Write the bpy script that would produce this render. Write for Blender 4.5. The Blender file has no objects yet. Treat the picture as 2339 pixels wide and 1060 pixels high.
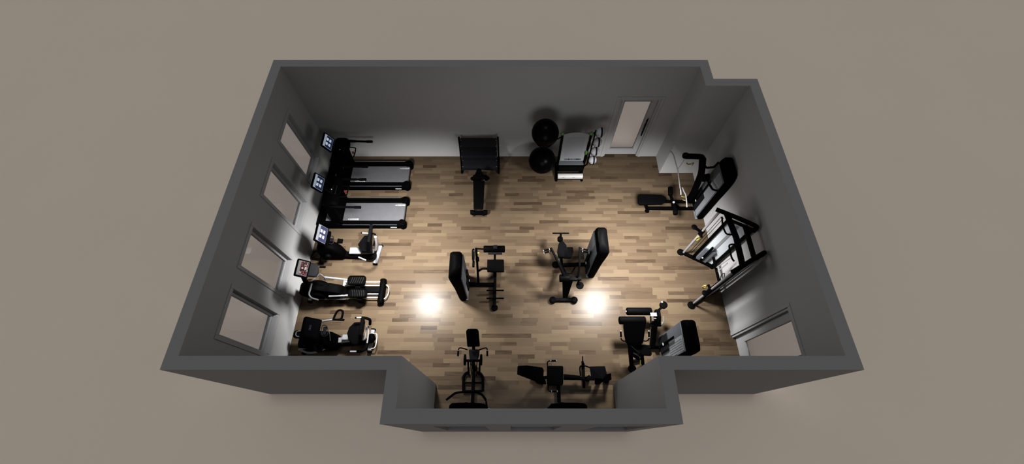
import bpy, bmesh, math, random
from mathutils import Vector, Matrix
C = bpy.context.scene.collection
SC = bpy.context.scene
PI = math.pi
V = Vector

# ------------------------------------------------------------------ materials
def mat(name, col, rough=.5, metal=0., spec=.5, emit=None, estr=0.):
    m = bpy.data.materials.new(name); m.use_nodes = True
    b = m.node_tree.nodes['Principled BSDF']
    b.inputs['Base Color'].default_value = (*col, 1)
    b.inputs['Roughness'].default_value = rough
    b.inputs['Metallic'].default_value = metal
    b.inputs['Specular IOR Level'].default_value = spec
    if emit:
        b.inputs['Emission Color'].default_value = (*emit, 1)
        b.inputs['Emission Strength'].default_value = estr
    return m

def noisy(m, scale, amt, bump=0.):
    nt = m.node_tree; b = nt.nodes['Principled BSDF']
    tc = nt.nodes.new('ShaderNodeTexCoord'); n = nt.nodes.new('ShaderNodeTexNoise')
    n.inputs['Scale'].default_value = scale; n.inputs['Detail'].default_value = 4
    nt.links.new(tc.outputs['Object'], n.inputs['Vector'])
    mx = nt.nodes.new('ShaderNodeMix'); mx.data_type = 'RGBA'
    c = b.inputs['Base Color'].default_value
    mx.inputs[6].default_value = (c[0]*(1-amt), c[1]*(1-amt), c[2]*(1-amt), 1)
    mx.inputs[7].default_value = (c[0]*(1+amt), c[1]*(1+amt), c[2]*(1+amt), 1)
    nt.links.new(n.outputs['Fac'], mx.inputs[0]); nt.links.new(mx.outputs[2], b.inputs['Base Color'])
    if bump:
        bp = nt.nodes.new('ShaderNodeBump'); bp.inputs['Strength'].default_value = bump
        bp.inputs['Distance'].default_value = .002
        nt.links.new(n.outputs['Fac'], bp.inputs['Height']); nt.links.new(bp.outputs['Normal'], b.inputs['Normal'])
    return m

M = {}
M['wall'] = noisy(mat('plaster', (.245, .244, .243), .85, spec=.1), 60, .03, .1)
M['ground'] = noisy(mat('ground_concrete', (.90, .775, .655), .95, spec=.03), .35, .02)
M['frame'] = noisy(mat('painted_trim', (.235, .235, .24), .5, spec=.2), 30, .03)
M['black'] = noisy(mat('black_powder_coat', (.0005, .0005, .0006), .55, spec=.012), 90, .2, .1)
M['pad'] = noisy(mat('black_vinyl', (.0005, .0005, .0006), .65, spec=.012), 120, .2, .2)
M['plastic'] = noisy(mat('black_plastic', (.00035, .00035, .0004), .6, spec=.006), 70, .2)
M['rubber'] = noisy(mat('black_rubber', (.0005, .0005, .0005), .8, spec=.015), 150, .2, .3)
M['dark'] = noisy(mat('charcoal_panel', (.0045, .0047, .0055), .6, spec=.03), 40, .1)
M['belt'] = noisy(mat('belt_grey', (.040, .040, .043), .5, spec=.15), 14, .16)
M['grey'] = noisy(mat('mid_grey_panel', (.055, .06, .067), .5, spec=.05), 30, .1)
M['panel'] = noisy(mat('light_grey_panel', (.15, .156, .163), .4, spec=.08), 30, .05)
M['panel_mid'] = noisy(mat('grey_print', (.14, .146, .155), .45, spec=.05), 25, .05)
M['silver'] = noisy(mat('silver_paint', (.115, .115, .12), .4, .1, .15), 60, .05)
M['white'] = noisy(mat('white_paint', (.21, .205, .20), .45, spec=.15), 40, .03)
M['chrome'] = mat('chrome', (.2, .2, .205), .3, .3, .3)
M['steel'] = noisy(mat('brushed_grey_steel', (.05, .05, .053), .4, .1, .15), 60, .08)
M['shroud'] = noisy(mat('pale_blue_grey_shroud', (.36, .385, .41), .4, spec=.1), 20, .02)
M['print_dim'] = mat('dim_print', (.009, .009, .009), .6, spec=.01)
M['mark'] = mat('white_print', (.22, .22, .22), .5, spec=.2)
M['bright'] = mat('white_lettering', (.5, .5, .5), .5, spec=.2)
M['red'] = mat('red_plastic', (.07, .004, .006), .4)
M['orange'] = mat('orange_sticker', (.5, .13, .05), .5)
M['green'] = mat('green_plastic', (.03, .085, .015), .5)
M['yellow'] = mat('yellow_plastic', (.16, .135, .012), .5)
M['ball'] = noisy(mat('glossy_black_vinyl', (.0006, .0006, .0008), .3, spec=.025), 60, .2)
M['medball'] = noisy(mat('grey_leather', (.24, .24, .255), .5, spec=.08), 40, .12, .2)
M['scr_dark'] = mat('screen_off', (.0006, .0006, .001), .4, spec=.01)
M['scr_light'] = mat('screen_light_area', (.05, .05, .05), .3, spec=.03, emit=(.42, .48, .58), estr=.55)
M['scr_blue'] = mat('screen_blue_area', (.01, .01, .02), .3, spec=.03, emit=(.02, .045, .12), estr=.3)
M['scr_icon'] = mat('screen_icon', (.1, .1, .1), .3, spec=.03, emit=(.72, .78, .95), estr=.55)
M['scr_red'] = mat('screen_red_area', (.05, .01, .01), .3, spec=.03, emit=(.35, .05, .05), estr=.35)
M['scr_grey'] = mat('screen_grey_area', (.05, .05, .05), .3, spec=.03, emit=(.30, .30, .33), estr=.12)

def picture():
    m = mat('screen_picture', (.004, .002, .002), .5, spec=.02)
    nt = m.node_tree; b = nt.nodes['Principled BSDF']; tc = nt.nodes.new('ShaderNodeTexCoord')
    v = nt.nodes.new('ShaderNodeTexVoronoi'); v.inputs['Scale'].default_value = 42
    cr = nt.nodes.new('ShaderNodeValToRGB'); cr.color_ramp.interpolation = 'CONSTANT'; e = cr.color_ramp.elements
    e[0].color = (.006, .004, .004, 1); e[1].position = .42; e[1].color = (.16, .02, .022, 1)
    x = e.new(.68); x.color = (.32, .05, .04, 1); x = e.new(.86); x.color = (.45, .40, .40, 1)
    sp = nt.nodes.new('ShaderNodeSeparateColor')
    nt.links.new(tc.outputs['Object'], v.inputs['Vector']); nt.links.new(v.outputs['Color'], sp.inputs[0]); nt.links.new(sp.outputs[0], cr.inputs[0])
    nt.links.new(cr.outputs[0], b.inputs['Emission Color']); b.inputs['Emission Strength'].default_value = .8
    return m
M['scr_pic'] = picture()

def wood():
    m = bpy.data.materials.new('wood_plank_floor'); m.use_nodes = True
    nt = m.node_tree; N = nt.nodes.new; L = nt.links.new
    b = nt.nodes['Principled BSDF']
    tc = N('ShaderNodeTexCoord'); sp = N('ShaderNodeSeparateXYZ'); L(tc.outputs['Object'], sp.inputs[0])
    def mth(op, a, bb=None, c=None):
        n = N('ShaderNodeMath'); n.operation = op
        for i, v in enumerate((a, bb, c)):
            if v is None: continue
            if isinstance(v, (int, float)): n.inputs[i].default_value = v
            else: L(v, n.inputs[i])
        return n.outputs[0]
    PW, PL = .0915, .74
    row = mth('FLOOR', mth('DIVIDE', sp.outputs['Y'], PW))
    wn = N('ShaderNodeTexWhiteNoise'); wn.noise_dimensions = '1D'; L(row, wn.inputs['W'])
    xs = mth('ADD', mth('DIVIDE', sp.outputs['X'], PL), mth('MULTIPLY', wn.outputs['Value'], 1.0))
    # now and then two short boards instead of one long one
    idx = mth('FLOOR', xs)
    cb = N('ShaderNodeCombineXYZ'); L(idx, cb.inputs[0]); L(row, cb.inputs[1])
    w2 = N('ShaderNodeTexWhiteNoise'); w2.noise_dimensions = '2D'; L(cb.outputs[0], w2.inputs['Vector'])
    half = mth('FLOOR', mth('MULTIPLY', xs, 2.0))
    issplit = mth('GREATER_THAN', w2.outputs['Value'], .62)
    idx2 = mth('ADD', mth('MULTIPLY', idx, 2.0), mth('MULTIPLY', mth('SUBTRACT', half, mth('MULTIPLY', idx, 2.0)), issplit))
    cb2 = N('ShaderNodeCombineXYZ'); L(idx2, cb2.inputs[0]); L(row, cb2.inputs[1]); cb2.inputs[2].default_value = 3.3
    w3 = N('ShaderNodeTexWhiteNoise'); w3.noise_dimensions = '3D'; L(cb2.outputs[0], w3.inputs['Vector'])
    # grain, stretched along the board
    mp = N('ShaderNodeMapping'); mp.inputs['Scale'].default_value = (3.0, 45, 1); L(tc.outputs['Object'], mp.inputs['Vector'])
    va = N('ShaderNodeVectorMath'); va.operation = 'ADD'; L(mp.outputs[0], va.inputs[0])
    vm = N('ShaderNodeVectorMath'); vm.operation = 'SCALE'; L(w3.outputs['Color'], vm.inputs[0]); vm.inputs['Scale'].default_value = 30
    L(vm.outputs[0], va.inputs[1])
    ns = N('ShaderNodeTexNoise'); ns.inputs['Scale'].default_value = 1.0; ns.inputs['Detail'].default_value = 5; L(va.outputs[0], ns.inputs['Vector'])
    ns.inputs['Roughness'].default_value = .6
    t = mth('ADD', mth('MULTIPLY', w3.outputs['Value'], .74), mth('MULTIPLY', ns.outputs['Fac'], .36))
    cr = N('ShaderNodeValToRGB'); L(t, cr.inputs[0])
    e = cr.color_ramp.elements
    e[0].position = .16; e[0].color = (0.0186, 0.0122, 0.0077, 1)
    e[1].position = 1.0; e[1].color = (0.0586, 0.0432, 0.0268, 1)
    a = e.new(.27); a.color = (0.0329, 0.0230, 0.0147, 1)
    a = e.new(.65); a.color = (0.0428, 0.0306, 0.0194, 1)
    L(cr.outputs[0], b.inputs['Base Color'])
    b.inputs['Roughness'].default_value = .27
    b.inputs['Specular IOR Level'].default_value = .036
    bp = N('ShaderNodeBump'); bp.inputs['Strength'].default_value = .06; bp.inputs['Distance'].default_value = .001
    L(ns.outputs['Fac'], bp.inputs['Height']); L(bp.outputs[0], b.inputs['Normal'])
    return m
M['wood'] = wood()

def glass(name, k):
    m = bpy.data.materials.new(name); m.use_nodes = True
    nt = m.node_tree; nt.nodes.remove(nt.nodes['Principled BSDF'])
    g = nt.nodes.new('ShaderNodeBsdfGlass'); g.inputs['Color'].default_value = (k, k, k*1.02, 1)
    g.inputs['Roughness'].default_value = 0; g.inputs['IOR'].default_value = 1.2
    nt.links.new(g.outputs[0], nt.nodes['Material Output'].inputs[0])
    return m
M['glass'] = glass('tinted_glass', .90)

# ------------------------------------------------------------------ shape helpers
class MB:
    """collects shapes (in metres, room coordinates) and links them as one mesh object"""
    def __init__(s): s.v = []; s.f = []; s.sm = []
    def add(s, bm, smooth=False):
        bmesh.ops.recalc_face_normals(bm, faces=bm.faces[:])
        o = len(s.v); bm.verts.index_update()
        s.v += [v.co.copy() for v in bm.verts]
        for f in bm.faces: s.f.append([o+v.index for v in f.verts]); s.sm.append(smooth)
        bm.free(); return s
    def box(s, a, b, bev=0.):
        bm = bmesh.new(); bmesh.ops.create_cube(bm, size=1)
        lo = V([min(a[i], b[i]) for i in range(3)]); hi = V([max(a[i], b[i]) for i in range(3)])
        for v in bm.verts: v.co = V([(lo[i]+hi[i])/2 + v.co[i]*(hi[i]-lo[i]) for i in range(3)])
        if bev: bmesh.ops.bevel(bm, geom=bm.edges[:], offset=min(bev, min(hi-lo)*.45), segments=2, profile=.6, affect='EDGES')
        return s.add(bm)
    def prism(s, pts, vec, bev=0., smooth=False):
        pts = [V(p) for p in pts]; vec = V(vec)
        bm = bmesh.new(); n = len(pts)
        a = [bm.verts.new(p) for p in pts]; b = [bm.verts.new(p+vec) for p in pts]
        bm.faces.new(a[::-1]); bm.faces.new(b)
        for i in range(n): bm.faces.new((a[i], a[(i+1) % n], b[(i+1) % n], b[i]))
        if bev:
            bmesh.ops.recalc_face_normals(bm, faces=bm.faces[:])
            bmesh.ops.bevel(bm, geom=bm.edges[:], offset=bev, segments=2, profile=.6, affect='EDGES')
        return s.add(bm, smooth)
    def beam(s, p, q, w, h, bev=.008, up=(0, 0, 1)):
        """a straight bar of rectangular section from p to q"""
        p, q = V(p), V(q); d = (q-p).normalized(); u = V(up)
        if abs(d.dot(u)) > .98: u = V((0, 1, 0))
        sd = d.cross(u).normalized()*w/2; u = sd.cross(d).normalized()*h/2
        return s.prism([p+sd+u, p-sd+u, p-sd-u, p+sd-u], q-p, bev)
    def tube(s, pts, r, smooth=True, closed=False, seg=10, sub=5, r2=None):
        P = [V(p) for p in pts]
        if smooth and len(P) > 2:
            Q = []; n = len(P)
            rng = range(n if closed else n-1)
            for i in rng:
                g = (lambda k: P[k % n]) if closed else (lambda k: P[max(0, min(n-1, k))])
                p0, p1, p2, p3 = g(i-1), g(i), g(i+1), g(i+2)
                for j in range(sub):
                    t = j/sub
                    Q.append(.5*((2*p1)+(p2-p0)*t+(2*p0-5*p1+4*p2-p3)*t*t+(3*p1-p0-3*p2+p3)*t**3))
            if not closed: Q.append(P[-1])
            P = Q
        n = len(P); bm = bmesh.new(); rings = []
        ref = None
        for i, p in enumerate(P):
            if closed: d = P[(i+1) % n]-P[i-1]
            else: d = P[min(i+1, n-1)]-P[max(i-1, 0)]
            d.normalize()
            if ref is None:
                ref = d.cross(V((0, 0, 1)))
                if ref.length < .05: ref = d.cross(V((0, 1, 0)))
            ref = (ref-d*ref.dot(d)).normalized(); b = d.cross(ref)
            rr = r if r2 is None else r+(r2-r)*i/(n-1)
            rings.append([bm.verts.new(p+(ref*math.cos(a)+b*math.sin(a))*rr) for a in [2*PI*k/seg for k in range(seg)]])
        for i in range(n if closed else n-1):
            A, B = rings[i], rings[(i+1) % n]
            for k in range(seg): bm.faces.new((A[k], A[(k+1) % seg], B[(k+1) % seg], B[k]))
        if not closed: bm.faces.new(rings[0][::-1]); bm.faces.new(rings[-1])
        return s.add(bm, True)
    def cyl(s, p, q, r, r2=None, seg=24, bev=.006):
        p, q = V(p), V(q); d = q-p; L = d.length; d.normalize()
        if r2 is None: r2 = r
        b = min(bev, L*.3, r*.5)
        prof = [(0, r-b), (b*.3, r-b*.3), (b, r), (L-b, r2), (L-b*.3, r2-b*.3), (L, r2-b)]
        return s.lathe(p, d, prof, seg)
    def lathe(s, p, d, prof, seg=24):
        p, d = V(p), V(d).normalized()
        a = d.cross(V((0, 0, 1)))
        if a.length < .05: a = d.cross(V((0, 1, 0)))
        a.normalize(); b = d.cross(a); bm = bmesh.new(); rings = []
        for (t, r) in prof:
            rings.append([bm.verts.new(p+d*t+(a*math.cos(w)+b*math.sin(w))*max(r, 1e-4)) for w in [2*PI*k/seg for k in range(seg)]])
        for A, B in zip(rings, rings[1:]):
            for k in range(seg): bm.faces.new((A[k], A[(k+1) % seg], B[(k+1) % seg], B[k]))
        bm.faces.new(rings[0][::-1]); bm.faces.new(rings[-1])
        return s.add(bm, True)
    def ball(s, c, r, seg=32, sc=(1, 1, 1)):
        bm = bmesh.new(); bmesh.ops.create_uvsphere(bm, u_segments=seg, v_segments=seg//2, radius=1)
        for v in bm.verts: v.co = V(c)+V((v.co.x*r*sc[0], v.co.y*r*sc[1], v.co.z*r*sc[2]))
        return s.add(bm, True)
    def loft(s, rings, smooth=True):
        bm = bmesh.new(); R = [[bm.verts.new(p) for p in r] for r in rings]; n = len(R[0])
        for A, B in zip(R, R[1:]):
            for k in range(n): bm.faces.new((A[k], A[(k+1) % n], B[(k+1) % n], B[k]))
        bm.faces.new(R[0][::-1]); bm.faces.new(R[-1])
        return s.add(bm, smooth)
    def build(s, name, m, parent=None, label=None):
        me = bpy.data.meshes.new(name)
        wl = V((0, 0, 0)); p = parent
        while p is not None: wl += V(p.location); p = p.parent
        me.from_pydata([v-wl for v in s.v], [], s.f); me.update()
        me.polygons.foreach_set('use_smooth', s.sm)
        me.materials.append(M[m] if isinstance(m, str) else m)
        if any(s.sm): 
            try: me.set_sharp_from_angle(angle=math.radians(42))
            except Exception: pass
        o = bpy.data.objects.new(name, me); C.objects.link(o); o.parent = parent
        if label: o['label'] = label
        return o

def thing(name, label, cat, loc, group=None):
    o = bpy.data.objects.new(name, None); C.objects.link(o); o.location = loc
    o.empty_display_size = .1
    o['label'] = label; o['category'] = cat
    if group: o['group'] = group
    return o
def tag(o, label, cat, group=None):
    o['label'] = label; o['category'] = cat
    if group: o['group'] = group
    return o
def struct(o): o['kind'] = 'structure'; return o
def lift(p, z): return (p[0], p[1], p[2]+z)

def rrect(cx, cy, z, w, d, r, n=4):
    """rounded rectangle ring in plan"""
    r = min(r, w*.49, d*.49); out = []
    for (sx, sy, a0) in ((1, 1, 0), (-1, 1, PI/2), (-1, -1, PI), (1, -1, 3*PI/2)):
        for k in range(n+1):
            a = a0+PI/2*k/n
            out.append(V((cx+sx*(w/2-r)+r*math.cos(a), cy+sy*(d/2-r)+r*math.sin(a), z)))
    return out

# ------------------------------------------------------------------ the setting
H = 3.0; Z0 = -.02; XO, XI = 5.115, 4.915; YB, YBI = 7.458, 7.258; YF, YFI = 1.01, 1.21
g = MB(); g.box((-60, -60, -.12), (60, 60, Z0)); struct(g.build('ground', 'ground'))
fl = MB()
fl.prism([(-5.0, 1.1, -.015), (-1.7, 1.1, -.015), (-1.7, .38, -.015), (2.25, .38, -.015), (2.25, 1.1, -.015), (5.0, 1.1, -.015),
          (5.0, 6.8, -.015), (4.1, 6.8, -.015), (4.1, 7.35, -.015), (-5.0, 7.35, -.015)], (0, 0, .015))
struct(fl.build('floor', 'wood'))

def wall(name, axis, a0, a1, t0, t1, holes=()):
    """a wall running along axis from a0 to a1, t0..t1 thick, with (lo, hi, z0, z1) openings"""
    b = MB()
    def bx(l, h, z0, z1):
        if h-l < 1e-4 or z1-z0 < 1e-4: return
        if axis == 'x': b.box((l, t0, z0), (h, t1, z1))
        else: b.box((t0, l, z0), (t1, h, z1))
    cur = a0
    for (l, h, z0, z1) in sorted(holes):
        bx(cur, l, Z0, H); bx(l, h, Z0, z0); bx(l, h, z1, H); cur = h
    bx(cur, a1, Z0, H)
    return struct(b.build(name, 'wall'))

WL = [(1.68, 2.50), (2.955, 3.745), (4.48, 5.255), (5.82, 6.605)]
WZ = (.785, 2.32)
BW = [(-1.21, -.41), (-.02, .76), (1.32, 2.12)]
BZ = (.74, 2.33)
wall('wall_left', 'y', YF, YB, -XO, -XI, [(a, b, *WZ) for a, b in WL])
wall('wall_back', 'x', -XI, 4.20, YBI, YB, [(2.52, 3.48, -.0155, 2.09)])
wall('wall_alcove_side', 'y', 6.695, YBI, 4.0, 4.20)
wall('wall_alcove_back', 'x', 4.20, XI, 6.695, 6.895)
wall('wall_right', 'y', YFI, 6.895, XI, XO, [(1.30, 2.24, -.0155, 2.10)])
wall('wall_front_left', 'x', -XI, -1.62, YF, YFI)
wall('wall_front_right', 'x', 2.155, XO, YF, YFI)
wall('wall_bay_left', 'y', .486, YF, -1.82, -1.62)
wall('wall_bay_right', 'y', .486, YF, 2.155, 2.355)
wall('wall_bay_front', 'x', -1.82, 2.355, .286, .486, [(a, b, *BZ) for a, b in BW])

def window(name, axis, lo, hi, z0, z1, inner, outer, casing):
    """frame, casing on the room side (casing = +1/-1 direction into the room) and one pane"""
    s = 1 if inner > outer else -1
    mid = outer+(inner-outer)*.42
    def q(a, t, z): return (a, t, z) if axis == 'x' else (t, a, z)
    w = MB(); e = .004
    f0, f1 = mid-.03*s, mid+.03*s; fw = .055
    for (a, b, c, d) in ((lo+e, lo+fw, z0+e, z1-e), (hi-fw, hi-e, z0+e, z1-e), (lo+fw, hi-fw, z0+e, z0+fw), (lo+fw, hi-fw, z1-fw, z1-e)):
        w.box(q(a, f0, c), q(b, f1, d), .006)
    win = struct(w.build(name, 'frame'))
    if casing:
        k = MB(); cw = .075; c0, c1 = inner+.002*s, inner+.018*s
        for (a, b, c, d) in ((lo-cw, lo-.003, z0-cw, z1+cw), (hi+.003, hi+cw, z0-cw, z1+cw), (lo, hi, z0-cw, z0-.003), (lo, hi, z1+.003, z1+cw)):
            k.box(q(a, c0, c), q(b, c1, d), .004)
        k.build('window_casing', 'frame', win)
        sl = MB(); sl.box(q(lo+.006, f1+.003*s, z0+.004), q(hi-.006, inner+.03*s, z0+.02), .004)
        sl.build('window_sill', 'frame', win)
    p = MB(); p.box(q(lo+fw*.8, mid-.004, z0+fw*.8), q(hi-fw*.8, mid+.004, z1-fw*.8)); p.build('window_pane', 'glass', win)
for i, (a, b) in enumerate(WL): window('window_%d' % (i+1), 'y', a, b, *WZ, -XI, -XO, True)
for i, (a, b) in enumerate(BW): window('window_%d' % (i+5), 'x', a, b, *BZ, .486, .286, False)

def door(name, axis, lo, hi, z1, face, s, pane, hx):
    """glazed door leaf; face = room-side wall plane, s = direction from the room outwards"""
    def q(a, t, z): return (a, t, z) if axis == 'x' else (t, a, z)
    p0, p1, pz0, pz1 = pane; t0, t1 = face+.075*s, face+.12*s
    lo2, hi2 = lo+.045, hi-.045
    w = MB()
    for (a, b, c, d) in ((lo2, p0, .008, z1-.045), (p1, hi2, .008, z1-.045), (p0, p1, .008, pz0), (p0, p1, pz1, z1-.045)):
        w.box(q(a, t0, c), q(b, t1, d))
    leaf = struct(w.build(name, 'frame'))
    f = MB()
    for (a, b, c, d) in ((lo+.003, lo+.042, 0.003, z1-.003), (hi-.042, hi-.003, .003, z1-.003), (lo+.042, hi-.042, z1-.042, z1-.003)):
        f.box(q(a, face+.01*s, c), q(b, face+.17*s, d))
    f.build('door_frame', 'frame', leaf)
    k = MB()
    for (a, b, c, d) in ((lo-.07, lo-.002, .003, z1+.07), (hi+.002, hi+.07, .003, z1+.07), (lo, hi, z1+.002, z1+.07)):
        k.box(q(a, face-.015*s, c), q(b, face-.001*s, d), .003)
    k.build('door_casing', 'frame', leaf)
    bd = MB(); e = .014
    for (a, b, c, d) in ((p0, p0+e, pz0, pz1), (p1-e, p1, pz0, pz1), (p0, p1, pz0, pz0+e), (p0, p1, pz1-e, pz1)):
        bd.box(q(a, t0-.006*s, c), q(b, t1+.004*s, d))
    bd.build('glazing_bead', 'white', leaf)
    gl = MB(); gl.box(q(p0+.004, t0+.018*s, pz0+.004), q(p1-.004, t0+.026*s, pz1-.004)); gl.build('door_pane', 'glass', leaf)
    if hx:
        h = MB()
        for tt, sg in ((t0, -1), (t1, 1)):
            y = tt+.05*s*sg
            h.cyl(q(hx, y, .82), q(hx, y, 1.42), .016)
            for z in (.92, 1.32): h.cyl(q(hx, tt+.002*s*sg, z), q(hx, y, z), .012)
        h.build('door_handle', 'black', leaf)
        l = MB(); l.box(q(hx-.02, t0-.01*s, 1.0), q(hx+.02, t0-.001*s, 1.2), .003); l.build('lock_plate', 'silver', leaf)
door('door_1', 'x', 2.52, 3.48, 2.09, YBI, 1, (2.66, 3.31, .23, 1.96), 3.36)
door('door_2', 'y', 1.30, 2.24, 2.10, XI, 1, (1.42, 2.05, .33, 2.02), None)

# ------------------------------------------------------------------ consoles with a lit display
def console_screen(parent, c, w, h, tilt, yaw=0., style='lit', th=.035):
    """tablet-like display; c = centre, faces +x turned by yaw, leaning back by tilt"""
    n = V((math.cos(tilt)*math.cos(yaw), math.cos(tilt)*math.sin(yaw), math.sin(tilt)))
    u = V((-math.sin(yaw), math.cos(yaw), 0)); v = n.cross(u); c = V(c)
    if v.z < 0: v = -v
    def rect(a0, a1, b0, b1, off): return [c+u*a+v*b+n*off for a, b in ((a0, b0), (a1, b0), (a1, b1), (a0, b1))]
    W, Hh = w/2, h/2; r = .025
    pts = []
    for sx, sy in ((1, 1), (-1, 1), (-1, -1), (1, -1)):
        for k in (range(4) if sx*sy > 0 else range(3, -1, -1)):
            a = PI/2*k/3
            pts.append(c+u*sx*(W-r+r*math.cos(a))+v*sy*(Hh-r+r*math.sin(a))-n*th)
    hs = MB().prism(pts, n*th, .006).build('screen_housing', 'plastic', parent)
    m = .032
    if style == 'off':
        MB().prism(rect(-W+m, W-m, -Hh+m, Hh-m, .0005), n*.002).build('display', 'scr_dark', hs)
        k = MB()
        for a in (-.035, .0, .035): k.tube([c+u*(a-.012)+v*.05+n*.003, c+u*(a+.012)+v*.05+n*.003, c+u*(a+.012)+v*.02+n*.003, c+u*(a-.012)+v*.02+n*.003], .0022, smooth=False, closed=True, seg=6)
        k.build('display_emblem', 'grey', hs)
        return hs
    top = 'scr_light' if style == 'lit' else 'scr_grey'
    MB().prism(rect(-W+m, W-m, -Hh+m, Hh-m, .0005), n*.002).build('display', top, hs)
    if style == 'lit':
        MB().prism(rect(-W+m+.006, W-m-.006, -Hh+m+.004, Hh*.42, .003), n*.001).build('display_panel', 'scr_blue', hs)
        for a in (-.062, .062):
            for b in (-.055, .02):
                MB().prism(rect(a-.036, a+.036, b-.026+.01, b+.026+.01, .0045), n*.001, .0).build('display_icon', 'scr_icon', hs)
    else:
        MB().prism(rect(-W+m+.012, W-m-.006, -Hh+m+.004, Hh-m-.05, .003), n*.001).build('display_picture', 'scr_pic', hs)
        k = MB(); k.prism(rect(-.03, .035, -.05, -.038, .005), n*.001); k.build('display_caption', 'scr_icon', hs); k = MB(); k.prism(rect(-.012, .016, .0, .02, .005), n*.001)
        k.build('display_caption', 'scr_icon', hs)
    return hs

def marks(mb, p, u, v, n, size, count, seed, wedge=True):
    """a short line of print too small to read: a wedge and a row of letter-sized strokes"""
    R = random.Random(seed); p, u, v, n = V(p), V(u), V(v), V(n)
    def q(a, b): return p+u*a+v*b
    if wedge: mb.prism([q(0, size*.5), q(size*1.1, 0), q(size*1.1, size)], n)
    x = size*1.45
    for i in range(count):
        w = size*R.uniform(.55, .85)
        kind = R.randrange(3)
        if kind == 0: mb.prism([q(x, 0), q(x+w, 0), q(x+w, size), q(x, size)], n)
        elif kind == 1:
            t = w*.38
            mb.prism([q(x, 0), q(x+t, 0), q(x+t, size), q(x, size)], n); mb.prism([q(x+w-t, 0), q(x+w, 0), q(x+w, size), q(x+w-t, size)], n)
        else:
            t = size*.34
            mb.prism([q(x, 0), q(x+w, 0), q(x+w, t), q(x, t)], n); mb.prism([q(x, size-t), q(x+w, size-t), q(x+w, size), q(x, size)], n)
        x += w+size*.16

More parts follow.
